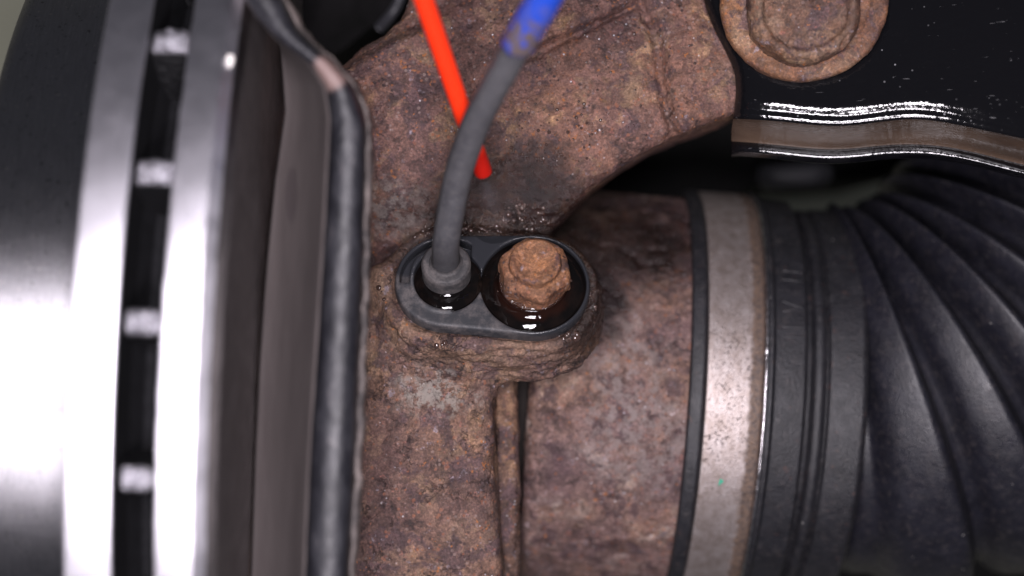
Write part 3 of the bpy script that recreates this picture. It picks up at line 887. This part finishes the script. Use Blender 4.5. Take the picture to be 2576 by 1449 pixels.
for (ii, dr) in [(k, 0.24) for k in range(len(Cs))] + [(k, 0.0) for k in range(len(Cs))][::-1]:
    for k in range(ns_):
        a = 2 * math.pi * k / ns_
        jag = (0.22 * math.sin(3 * a + 1) + 0.28 * math.sin(2 * a) + 0.1 * math.sin(7 * a)) * max(0, 1 - ii / 3)
        r = np.interp(i0 - 1 + ii, [0, 90, 149], [2.02, 2.02, 2.02]) + dr + (0.03 * math.sin(4 * a + ii * 0.5) if dr else 0.08)
        Vs.append(Cs[ii] + T[ii] * jag + r * (math.cos(a) * R[ii] + math.sin(a) * B[ii]))
mesh('blue_sleeve', np.array(Vs), grid_faces(2 * len(Cs), ns_, True, True), M_BLUE, cable)

# ------------------------------------------------------------------ sensor bolt
M_BOLT = rust_mat('orange_rust_bolt', dark=(0.085, 0.036, 0.018), mid=(0.215, 0.105, 0.052), tan=(0.28, 0.155, 0.085), cracks=0.2, grit=1.0, tanamt=0.05, orange=0.3, spots=0.7, rough=0.6, grain=0.8,
                  sparkle=0.2)
s = None
bolt = thing('sensor_bolt', 'orange rusted hex bolt holding the black sensor, standing in a dark wet pool', 'bolt', LS([(C2[0], C2[1], -1)])[0])
hb = 0.17
us = np.arange(-7.5, 7.5, hb); ns = np.arange(-1.6, 7.2, hb)
U_, V_, N_ = np.meshgrid(us, us, ns, indexing='ij')
ro = math.radians(12)
hx = np.full(U_.shape, -9.0)
for k in range(6):
    a = ro + math.pi / 3 * k
    hx = smax(hx, U_ * math.cos(a) + V_ * math.sin(a) - 5.25, 0.6)
rr = np.hypot(U_, V_)
taper = 0.05 * np.maximum(N_, 0)
Fh = smax(hx + taper, N_ - 5.1, 0.5)
Fh = smax(Fh, (rr - 5.2) * 0.62 + (N_ - 4.0) * 0.78, 0.5)
Ftop = smax(rr - 4.0 + 0.12 * (N_ - 5), N_ - 6.35 - 0.18 * np.exp(-((rr - 3.4) / 0.5) ** 2) + 0.2 * np.exp(-(rr / 2.0) ** 2), 0.45)
Fh = smin(Fh, Ftop, 0.2)
Fh = Fh + 0.40 * np.exp(-((rr - 4.1) / 0.22) ** 2 - ((N_ - 5.0) / 0.5) ** 2)
Fh = np.maximum(Fh, -1.5 - N_)
Vb, Qb = nets(Fh, (us[0], us[0], ns[0]), hb)
Vb = smooth_v(Vb, Qb, 2)
Nb = vnormals(Vb, Qb)
side = 1 - S(Vb[:, 2], 5.1, 5.8)
Vb = Vb + Nb * (fbm(Vb, 0.35, 3, 81, 0.5) * (0.07 + 0.12 * side) + fbm(Vb, 1.3, 2, 85) * 0.05 - 0.14 * side * S(pnoise(Vb, 0.5, 88), 0.15, 0.5))[:, None]
mesh('hex_head', LS(Vb * np.array([1, 1, 0.9]) + np.array([C2[0] + 0.2, C2[1] + 0.85, 0])), Qb, M_BOLT, bolt)
s = NT('wet_brown_washer')
M_WASH = s.set(base=s.ramp(s.noise(0.7, 6, 0.7), [(0.35, (0.022, 0.010, 0.008)), (0.7, (0.085, 0.034, 0.018))]), rough=s.mr(s.noise(1.2, 3), 0.4, 0.6, 0.12, 0.3), normal=s.bump(s.noise(1.3, 6, 0.75), 0.5), coat=0.4, coatr=0.06)
def wobw(V):
    V = V.copy(); g = fbm(V, 0.5, 4, 91, 0.6)
    rad = np.hypot(V[:, 1], V[:, 2]); m = S(rad, 3, 6)
    V[:, 0] += g * 0.25 * m; V[:, 1:] *= (1 + 0.05 * g * m)[:, None]
    return V
prof = [(-1.4, 6.2), (-0.5, 6.15)] + [(-0.15 + 0.2 * i, 6.1 - 0.28 * i) for i in range(1, 6)] + [(1.0, 4.3)]
V, f = lathe_n(prof, (C2[0] + 0.1, C2[1] + 0.45), 120, 0.2, wobw)
mesh('bolt_flange', V, f, M_WASH, bolt)

# ------------------------------------------------------------------ pools of penetrating fluid on the sensor
s = NT('dark_penetrating_fluid')
c = s.mix(s.mr(s.noise(0.35, 4, 0.6), 0.4, 0.65), (0.003, 0.0025, 0.0025), (0.006, 0.004, 0.0035))
c = s.mix(s.op('MULTIPLY', s.near(LS([(C2[0], C2[1] - 1, 0)])[0], (5.6, 5.2, 6), 0.25, 0.4, 0.15), 0.6), c, (0.016, 0.005, 0.003))
M_FLUID = s.set(base=c, rough=0.035, spec=0.55, ior=1.45, normal=s.bump(s.noise(0.45, 2), 0.10))
def pool(name, cc, rin, rout, n0, label, edge=1.5, drop=0.55, seed=0, crest=0.0):
    rs = np.concatenate([np.linspace(rin, rout - edge, 24), np.linspace(rout - edge, rout, 26)[1:]])
    n = 128; V = []
    for k in range(n):
        a = 2 * math.pi * k / n
        wv = 0.10 * math.sin(3 * a + seed) + 0.06 * math.sin(7 * a + 2 * seed)
        for r in rs:
            t = max(0, (r - (rout - edge)) / edge)
            climb = 0.35 * math.exp(-(r - rin) / 0.35) + crest * math.exp(-((r - rout + 1.5) / 0.55) ** 2)
            r_ = r + wv * max(0, (r - rin) / (rout - rin))
            V.append((cc[0] + r_ * math.cos(a), cc[1] + r_ * math.sin(a), n0 - drop * t ** 2.4 + climb))
    o = mesh(name, LS(np.array(V)), grid_faces(n, len(rs), True), M_FLUID, None, kind='stuff', loc=LS([(cc[0], cc[1], n0)])[0])
    o['label'] = label; o['category'] = 'fluid'
    return o
pool('fluid_pool', (C2[0], C2[1]), 5.6, 8.2, 0.0, 'dark glossy ring of fluid around the rusty hex bolt', 3.0, 0.88, 1, 0.03)
pool('fluid_pool', (C1[0], C1[1]), 2.6, 5.35, -0.05, 'dark glossy fluid around the foot of the round grommet', 2.0, 0.6, 2)

# ------------------------------------------------------------------ red spray straw and its mist
s = NT('red_straw_plastic')
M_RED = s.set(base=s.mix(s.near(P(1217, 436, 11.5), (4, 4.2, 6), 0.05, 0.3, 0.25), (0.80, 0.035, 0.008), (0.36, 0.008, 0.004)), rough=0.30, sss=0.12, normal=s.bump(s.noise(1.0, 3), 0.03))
s.b.inputs['Subsurface Radius'].default_value = (0.002, 0.0004, 0.0002)
t0 = P(1217, 436, 11.5); t1 = P(1046, -60, 36)
n = 60; Cst = t0 + (t1 - t0) * np.linspace(0, 1, n)[:, None]
T, R, B = frames(Cst)
loops = [(0, 0.62), (0, 1.22), (0.15, 1.32)] + [(x, 1.36) for x in (0.6, 2, 5, 10, 16, 22, 28, 33)]
axis = (t1 - t0) / np.linalg.norm(t1 - t0); Ls = np.linalg.norm(t1 - t0)
Vs = []; m = 40
inner = [(6, 0.62)] + loops
for (d_, r_) in inner:
    for k in range(m):
        a = 2 * math.pi * k / m
        Vs.append(t0 + axis * d_ + r_ * (math.cos(a) * R[0] + math.sin(a) * B[0]))
for k in range(m):
    a = 2 * math.pi * k / m
    Vs.append(t1 + 1.36 * (math.cos(a) * R[0] + math.sin(a) * B[0]))
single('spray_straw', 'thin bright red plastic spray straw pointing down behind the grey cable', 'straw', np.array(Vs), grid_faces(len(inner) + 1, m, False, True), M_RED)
s = NT('fluid_mist')
s.t.nodes.remove(s.b)
vol = s.n('ShaderNodeVolumePrincipled'); pass; vol.inputs['Color'].default_value = (0.8, 0.8, 0.9, 1)
s.t.links.new(vol.outputs[0], s.out.inputs['Volume'])
Cm = np.array([P(1219, 444, 10.8), P(1226, 480, 7.5), P(1234, 515, 4), P(1246, 560, -1)])
V, f = tube(catmull(Cm, 14), np.linspace(0.9, 3.6, 14), 20)
A_, B_ = P(1219, 444, 10.8), P(1246, 560, -1); dv = (B_ - A_) / np.linalg.norm(B_ - A_); Lm = float(np.linalg.norm(B_ - A_))
q0 = s.n('ShaderNodeVectorMath', operation='SUBTRACT'); s.put(q0.inputs[0], s.pos); q0.inputs[1].default_value = A_.tolist()
q1 = s.n('ShaderNodeVectorMath', operation='DOT_PRODUCT'); s.put(q1.inputs[0], q0.outputs[0]); q1.inputs[1].default_value = dv.tolist()
q2 = s.n('ShaderNodeVectorMath', operation='LENGTH'); s.put(q2.inputs[0], q0.outputs[0])
rad2 = s.op('SQRT', s.op('MAXIMUM', s.op('SUBTRACT', s.op('MULTIPLY', q2.outputs['Value'], q2.outputs['Value']), s.op('MULTIPLY', q1.outputs['Value'], q1.outputs['Value'])), 0.0))
tn = s.op('DIVIDE', q1.outputs['Value'], Lm)
fall = s.mr(s.op('DIVIDE', rad2, s.op('MULTIPLY_ADD', tn, 2.4, 0.9)), 0.0, 1.0, 1.0, 0.0)
den = s.op('MULTIPLY', s.op('MULTIPLY', fall, s.mr(tn, 0.0, 1.0, 1.0, 0.1)), 26.0)
s.t.links.new(den, vol.inputs['Density'])
V, f = tube(catmull(Cm, 14), np.linspace(0.95, 3.7, 14), 20)
o = mesh('spray_mist', V, f, s.m, None, kind='stuff', loc=Cm[0]); o['label'] = 'faint grey mist of spray below the tip of the red straw'; o['category'] = 'mist'

# ------------------------------------------------------------------ droplets on the wet rust
s = NT('fluid_droplet'); M_DROP = s.set(base=(0.05, 0.03, 0.025), rough=0.05, spec=1.0)
def drops(spots):
    V = []; F = []
    for (c_, nrm, r) in spots:
        t = np.cross(nrm, [1, 0.3, 0]); t /= np.linalg.norm(t); b = np.cross(nrm, t)
        b0 = len(V)
        for i in range(5):
            ph = math.pi / 2 * i / 4.0
            for k in range(10):
                a = 2 * math.pi * k / 10
                V.append(c_ + r * (math.cos(ph) * (math.cos(a) * t + math.sin(a) * b) + 0.75 * math.sin(ph) * nrm))
        F += [tuple(b0 + x for x in q) for q in grid_faces(5, 10, False, True)]
    return np.array(V), F
kv = np.concatenate([np.array([v.co for v in o.data.vertices]) for o in kn.children if o.name.split('.')[0] in ('upper_arm', 'sensor_boss')]) / MM + np.array(kn.location) / MM
nrmv = np.concatenate([np.array([v.normal for v in o.data.vertices]) for o in kn.children if o.name.split('.')[0] in ('upper_arm', 'sensor_boss')])
kpx = 1288 + kv[:, 0] * K * D / (D - kv[:, 2]); kpy = 724.5 - kv[:, 1] * K * D / (D - kv[:, 2])
sp = []
for (cx, cy, rx, ry, cnt, rmax) in [(1320, 545, 70, 35, 45, 0.22), (1240, 575, 90, 10, 30, 0.2), (1060, 580, 45, 18, 26, 0.13), (1420, 845, 45, 10, 14, 0.25), (1400, 330, 130, 90, 70, 0.13), (1600, 150, 160, 120, 26, 0.14), (1640, 760, 1, 1, 0, 0.1), (960, 740, 15, 20, 3, 0.2), (1130, 865, 60, 10, 6, 0.2), (1500, 740, 20, 80, 12, 0.16)]:
    m = np.nonzero((((kpx - cx) / rx) ** 2 + ((kpy - cy) / ry) ** 2 < 1) & (nrmv[:, 2] > 0.35))[0]
    if len(m):
        for i in RNG.choice(m, min(cnt, len(m)), replace=False):
            sp.append((kv[i] - nrmv[i] * 0.02, nrmv[i], 2.4 * rmax * (0.3 + 0.7 * RNG.random() ** 2)))
V, f = drops(sp)
o = mesh('fluid_droplets', V, f, M_DROP, None, kind='stuff', loc=sp[0][0]); o['label'] = 'tiny shiny droplets of fluid scattered over the wet rust'; o['category'] = 'droplets'

# ------------------------------------------------------------------ dust shield
s = NT('matte_brown_shield_paint')
c = s.ramp(s.noise(0.09, 5, 0.6, s.map((2.0, 0.4, 1))), [(0.3, (0.060, 0.050, 0.049)), (0.7, (0.100, 0.085, 0.083))])
c = s.mix(s.op('MULTIPLY', s.near(P(735, 490, 20), (1.1, 4.0, 9), 0.25, 0.6, 0.12), 0.55), c, (0.05, 0.04, 0.042))
M_SHIELD = s.set(base=c, rough=0.62, normal=s.bump(s.noise(2.5, 5, 0.7), 0.08))
s = NT('black_shield_lip_paint')
c = s.ramp(s.noise(0.35, 6, 0.7, s.map((1, 0.4, 1))), [(0.45, (0.008, 0.008, 0.011)), (0.6, (0.025, 0.025, 0.03)), (0.74, (0.20, 0.18, 0.18))])
c = s.mix(s.op('MULTIPLY', s.near(P(836, 180, 36), (2.2, 2.6, 9), 0.3, 0.5, 0.2), 0.8), c, (0.24, 0.165, 0.15))
M_LIP = s.set(base=c, rough=s.mr(s.noise(0.5, 4, 0.6, off=4), 0.3, 0.7, 0.42, 0.55), spec=0.4, normal=s.bump(s.noise(0.6, 4, 0.6), 0.25))
s = NT('worn_raw_edge')
M_RAW = s.set(base=s.ramp(s.noise(0.3, 5, 0.7, s.map((1, 0.7, 1))), [(0.4, (0.03, 0.026, 0.026)), (0.65, (0.17, 0.14, 0.13)), (0.8, (0.4, 0.38, 0.37))]), rough=0.55, normal=s.bump(s.noise(0.9, 5, 0.7), 0.4))
TL = [(-80, 560), (0, 618), (40, 640), (100, 695), (165, 782), (220, 818), (300, 830), (400, 825), (600, 815), (900, 796), (1200, 777), (1449, 767), (1540, 764)]
TR = [(-80, 660), (0, 715), (75, 752), (115, 792), (160, 842), (220, 893), (300, 922), (400, 922), (600, 916), (900, 905), (1200, 893), (1449, 879), (1540, 876)]
TS = [(-80, 545), (0, 605), (40, 632), (100, 690), (115, 704), (280, 715), (450, 690), (650, 670), (775, 660), (925, 650), (1125, 640), (1449, 629), (1540, 627)]
rows = np.concatenate([np.linspace(-80, 330, 70), np.linspace(330, 1540, 110)[1:]])
def smooth_tab(tab):
    xx = np.linspace(-80, 1540, 400); yy_ = np.interp(xx, *np.array(tab, float).T)
    k = np.ones(5) / 5; y2 = np.convolve(np.pad(yy_, 2, 'edge'), k, 'valid')
    return lambda p: np.interp(p, xx, y2)
fL, fR, fS = smooth_tab(TL), smooth_tab(TR), smooth_tab(TS)
zS, zL = 17.0, 34.0
plate, lip, raw, back = [], [], [], []
for py in rows:
    xl, xr, xs_ = fL(py), fR(py), fS(py)
    # the face: concave sheet from the seam up to the lip
    for t in np.linspace(0, 1, 16):
        z = zS + (zL - zS) * (0.35 * t + 0.65 * t * t)
        plate.append(P(xs_ + (xl - xs_) * t, py, z))
    mid = (xl + xr) / 2
    wl = (xr - xl) * 1.08
    for (fx, z) in ((0.0, zL - 0.6), (0.02, zL + 1.2), (0.08, zL + 2.7), (0.20, zL + 3.5), (0.36, zL + 3.8), (0.52, zL + 3.75), (0.68, zL + 3.5), (0.80, zL + 2.8), (0.88, zL + 1.6), (0.91, zL - 0.4), (0.92, zL - 4)):
        p_ = P(xl + wl * fx, py, z)
        lip.append(p_)
    for (fx, z) in ((0.90, zL - 2.0), (0.96, zL - 1.6), (1.03, zL - 2.0), (1.07, zL - 3.5), (1.08, zL - 8), (1.04, zL - 15), (0.9, zL - 18)):
        raw.append(P(xl + wl * fx, py, z))
shield = thing('dust_shield', 'dull brown dust shield with a blurred black rolled edge beside the disc', 'brake shield', P(780, 900, 20))
plate = np.array(plate); 
o = mesh('shield_plate', plate, grid_faces(len(rows), 16), M_SHIELD, shield)
sm = o.modifiers.new('thickness', 'SOLIDIFY'); sm.thickness = 0.0018; sm.offset = -1 
lip = np.array(lip); lip = lip + 0.08 * np.stack([pnoise(lip, 0.28, 8), 0 * lip[:, 0], pnoise(lip, 0.28, 9)], 1)
mesh('rolled_edge', lip, grid_faces(len(rows), 11), M_LIP, shield)
raw = np.array(raw); raw = raw + 0.5 * np.stack([fbm(raw, 0.3, 3, 8), 0 * raw[:, 0], fbm(raw, 0.3, 3, 9)], 1)
mesh('raw_edge', raw, grid_faces(len(rows), 7), M_RAW, shield)

# ------------------------------------------------------------------ control arm (black pressed steel) and its big rusty bolt
s = NT('glossy_black_paint')
c = s.mix(s.op('MULTIPLY', s.mr(s.noise(1.3, 5, 0.75), 0.62, 0.74), 0.06), (0.004, 0.004, 0.005), (0.09, 0.09, 0.095))
c = s.mix(s.op('MULTIPLY', s.op('MULTIPLY', s.mr(s.vor(0.6), 0.06, 0.12, 1, 0), s.mr(s.noise(0.09, 3, 0.6, off=11), 0.50, 0.60)), 0.6), c, (0.4, 0.4, 0.42))
scr = s.noise(0.9, 3, 0.5, s.map((0.25, 3.0, 1)), dist=1.0, off=23)
c = s.mix(s.op('MULTIPLY', s.mr(scr, 0.69, 0.72), 0.35), c, (0.25, 0.25, 0.26))
M_BLACK = s.set(base=c, rough=s.mr(s.noise(0.4, 4, 0.6, off=3), 0.3, 0.7, 0.07, 0.12), spec=0.5,
                normal=s.bump(s.op('ADD', s.op('MULTIPLY', s.noise(1.3, 2, 0.5), 0.55), s.op('MULTIPLY', s.noise(0.4, 2, off=4), 0.6)), 0.11))
s = NT('painted_brown_reflection')
M_BROWNREFL = s.set(base=s.ramp(s.noise(0.12, 5, 0.6, s.map((0.5, 1, 1))), [(0.3, (0.055, 0.035, 0.024)), (0.7, (0.105, 0.070, 0.050))]), rough=0.20, normal=s.bump(s.noise(1.6, 4, 0.6), 0.04))  # brown base stands in for rusty parts mirrored in the glossy face
tXL = [(-200, 1765), (-60, 1762), (0, 1768), (60, 1788), (110, 1815), (150, 1838), (190, 1850), (230, 1852), (290, 1846), (330, 1840), (420, 1840)]
tYF = [(1700, 284), (1850, 286), (1950, 292), (2050, 303), (2110, 307), (2180, 300), (2260, 288), (2330, 287), (2450, 310), (2576, 338), (2760, 372)]
tYB = [(1700, 362), (1850, 364), (1950, 373), (2050, 384), (2120, 386), (2200, 376), (2290, 370), (2380, 377), (2450, 391), (2576, 424), (2760, 470)]
nS = 110
sv = np.linspace(0, 1, nS) ** 1.3
fx = np.linspace(1700, 2760, 300); k9 = np.ones(31) / 31
YF = np.convolve(np.pad(interp(fx, tYF), 15, 'edge'), k9, 'valid'); YB = np.convolve(np.pad(interp(fx, tYB), 15, 'edge'), k9, 'valid')
zt = 1.0
topr, facer, flr = [], [], []
tfl = [(-200, 0)]
def row(fun):
    return [fun(si) for si in sv]
def xat(si, py): return interp(py, tXL) + (2760 - interp(py, tXL)) * si
def pt(si, base, off, z):
    # two passes so the left edge follows the wanted curve at this height
    px = xat(si, 300); py = base(px) + off
    px = xat(si, py); py = base(px) + off
    e = math.exp(-si * 42)       # the sheet rolls down at its left end
    q = P(px, py, z)
    return P(px, py, z - 2.6 * e + 0.16 * (q[0] - 38) + (0.008 if base is bF else 0.0) * max(0.0, q[0] - 58) ** 2)
bF = lambda px: np.interp(px, fx, YF); bB = lambda px: np.interp(px, fx, YB)
def arm_z(o_):
    # the sheet leans back from the fold, rolls over it in two soft steps
    g = np.linspace(-520, 12, 600)
    sl = -0.23 + 0.40 * S(g, -44, -20) - 0.36 * S(g, -18, -9) + 0.30 * S(g, -4, 4) + 0.9 * S(g, 4, 11)
    z = -np.concatenate([[0], np.cumsum((sl[1:] + sl[:-1]) / 2 * np.diff(g))]) / K
    return float(np.interp(o_, g, z - z[-1]))
T_rows = [(bF, o_, zt + 0.5 + arm_z(o_)) for o_ in [-480, -420, -360, -300, -250, -200, -160, -120, -95, -75, -62, -54, -47, -41, -36, -31, -26, -22, -18, -15, -12, -9, -7, -5, -3, -1, 1, 3, 5, 7, 9, 10.5, 12]]
F_rows = [(bF, 12, zt + 0.5), (bF, 15, zt - 0.3), (bF, 20, zt - 1.4), (bF, 32, zt - 3.4), (bF, 44, zt - 5.2), (bB, -22, zt - 6.6), (bB, -14, zt - 7.4), (bB, -9, zt - 7.7)]
B_rows = [(bB, -9, zt - 7.7), (bB, -5, zt - 7.45), (bB, -1, zt - 7.08), (bB, 3, zt - 6.95), (bB, 8, zt - 6.86), (bB, 13, zt - 6.86), (bB, 17, zt - 7.05), (bB, 20, zt - 7.8), (bB, 24, zt - 8.5), (bB, 27, zt - 9.5), (bB, 28, zt - 10.4), (bB, 22, zt - 11.2)]
arm = thing('control_arm', 'glossy black pressed steel suspension arm at the upper right with a folded lower flange', 'suspension arm', P(2200, 200, -3))
def rows_mesh(name, rws, mat, jitter=0.0):
    Vv = np.array([[pt(si, b, o_, z_) for si in sv] for (b, o_, z_) in rws]).reshape(-1, 3)
    if jitter: Vv[:, 2] += jitter * fbm(Vv, 0.12, 3, 101)
    o = mesh(name, Vv, [q[::-1] for q in grid_faces(len(rws), nS)], mat, arm)
    m = o.modifiers.new('sub', 'SUBSURF'); m.levels = m.render_levels = 1
    return o
rows_mesh('top_plate', T_rows, M_BLACK, 0.05)
rows_mesh('folded_face', F_rows, M_BROWNREFL)
rows_mesh('edge_bead', B_rows, M_BLACK, 0.05)
# the cut left end of the sheet, a thick edge
e_rows = []
for (b, o_, z_) in T_rows + F_rows[1:] + B_rows[1:]:
    p_ = pt(0, b, o_, z_)
    e_rows.append([p_, p_ + np.array([0.0, 0, -0.6]), p_ + np.array([0.5, 0, -2.6]), p_ + np.array([2.5, 0.3, -3.4]), p_ + np.array([8, 0.5, -3.6])])
mesh('sheet_edge', np.array(e_rows).reshape(-1, 3), grid_faces(len(e_rows), 5), M_BLACK, arm)

M_NUT = rust_mat('rusty_arm_bolt', dark=(0.075, 0.040, 0.026), mid=(0.120, 0.066, 0.040), tan=(0.180, 0.122, 0.080), cracks=0.2, tanamt=0.5, orange=0.5, spots=0.5, sparkle=0.5, grain=0.7)
M_NUT2 = rust_mat('rusty_arm_washer', dark=(0.095, 0.046, 0.026), mid=(0.165, 0.080, 0.038), tan=(0.20, 0.125, 0.075), cracks=0.1, grit=0.4, tanamt=0.3, orange=0.3, spots=0.3, sparkle=0.2, grain=0.5)
def dense(prof, step=0.35):
    pa = np.array(prof); seg = np.linalg.norm(np.diff(pa, axis=0), axis=1); L = np.concatenate([[0], np.cumsum(seg)])
    tt = np.linspace(0, L[-1], max(8, int(L[-1] / step)))
    return np.stack([np.interp(tt, L, pa[:, 0]), np.interp(tt, L, pa[:, 1])], 1)
wc = P(2022, 0, zt + 2)
big = thing('arm_bolt', 'big rust brown flanged bolt head on the black suspension arm', 'bolt', (wc[0], wc[1], zt))
def up_lathe(name, prof, c_, mat, n, disp, hexa=0.0):
    V, f = lathe(dense(rounded(prof, 0.7, 5)), n)
    a = np.arctan2(V[:, 1], V[:, 2]); rad = np.hypot(V[:, 1], V[:, 2])
    if hexa: V[:, 1:] *= (1 + hexa * np.cos(6 * a) * S(rad, 5.5, 7.5))[:, None]
    W = np.stack([V[:, 1] + c_[0], V[:, 2] + c_[1], V[:, 0]], 1)
    Nn = vnormals(W, np.array(f)); Nn *= np.sign((Nn[:, 2]).sum())
    W = W + Nn * (disp(W))[:, None]
    W[:, 2] += 0.16 * (W[:, 0] - 38)
    mesh(name, W, f, mat, big)
up_lathe('washer_flange', [(zt - 0.1, 12.4), (zt + 1.2, 12.5), (zt + 1.9, 12.1), (zt + 2.2, 10.2), (zt + 1.7, 9.3), (zt + 1.7, 7.0)], (wc[0], wc[1]), M_NUT2, 260, lambda W: fbm(W, 0.3, 4, 111, 0.55) * 0.16)
hc = P(2026, 20, zt + 6)
up_lathe('bolt_head', [(zt + 1.5, 8.5), (zt + 4.6, 8.2), (zt + 5.7, 7.7), (zt + 6.2, 7.0), (zt + 5.9, 6.4), (zt + 5.1, 6.1), (zt + 5.0, 4.0), (zt + 5.1, 0.0)], (hc[0], hc[1]), M_NUT, 220, lambda W: fbm(W, 0.35, 4, 121, 0.6) * 0.28 - 0.35 * S(pnoise(W, 0.45, 125), 0.3, 0.5), 0.015)

# ------------------------------------------------------------------ dark things behind
s = NT('dark_backdrop_fill')
M_BACKDROP = s.set(base=s.ramp(s.noise(0.05, 4), [(0.3, (0.006, 0.006, 0.006)), (0.7, (0.012, 0.012, 0.012))]), rough=0.9, spec=0.1)
def slab(name, label, cat, outline, z1, z0, mat, bevel=2.0):
    top = np.array([P(a, b, z1) for (a, b) in outline]); n = len(top)
    cx = top[:, :2].mean(0)
    ins = top.copy(); ins[:, :2] = cx + (top[:, :2] - cx) * (1 - bevel / 40.0)
    mid_ = top.copy(); mid_[:, 2] -= bevel
    bot = top.copy(); bot[:, 2] = z0
    V = np.concatenate([ins, mid_, bot])
    f = [tuple(range(n))[::-1], tuple(range(2 * n, 3 * n))]
    for l in (0, 1):
        for i in range(n):
            f.append((l * n + i, l * n + (i + 1) % n, (l + 1) * n + (i + 1) % n, (l + 1) * n + i))
    return single(name, label, cat, V, f, mat, smooth=False)
slab('backdrop', 'added dark subframe below the arch of the rusty knuckle', 'backdrop', [(900, -300), (2800, -300), (2800, 395), (2420, 400), (2300, 425), (2230, 452), (2100, 462), (1960, 468), (1880, 480), (1700, 640), (1250, 640), (900, 420)], -95, -150, M_BACKDROP, 4)  # added blocker: hides the lit floor so the arch opening stays black
slab('lower_backing', 'dark crossmember added under the far folds of the boot', 'backing', [(2250, 1150), (2700, 950), (3000, 1000), (3000, 1750), (1950, 1750), (1950, 1400)], -100, -150, M_BACKDROP, 4)  # added dark slab covering the bright floor beyond the boot folds
Cbk = catmull([P(1925, 446, -80), P(1960, 444, -78), P(2040, 440, -78), P(2070, 438, -80)], 30)
V, f = tube(Cbk, 2.6, 24)
s = NT('dull_grey_bar'); M_BAR = s.set(base=(0.03, 0.03, 0.035), rough=0.6)
single('stabiliser_bar', 'short dull grey bar in the dark gap below the black arm', 'bar', V, f, M_BAR)
# dark bracket at the top left of the knuckle
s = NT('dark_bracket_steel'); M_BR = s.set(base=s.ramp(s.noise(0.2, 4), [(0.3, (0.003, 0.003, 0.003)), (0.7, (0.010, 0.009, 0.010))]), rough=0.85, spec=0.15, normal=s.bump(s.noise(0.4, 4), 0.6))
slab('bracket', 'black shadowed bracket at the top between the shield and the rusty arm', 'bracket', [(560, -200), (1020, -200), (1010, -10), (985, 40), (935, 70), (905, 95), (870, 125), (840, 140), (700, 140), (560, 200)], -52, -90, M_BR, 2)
V, f = tube(catmull([P(955, 70, -46), P(985, 36, -44), P(1005, 0, -44), P(1030, -80, -44)], 20), 1.0, 20)
s = NT('grey_hose_end'); M_HOSE = s.set(base=(0.05, 0.05, 0.058), rough=0.45)
single('hose_stub', 'short grey hose end in the dark gap left of the red straw', 'hose', V, f, M_HOSE)
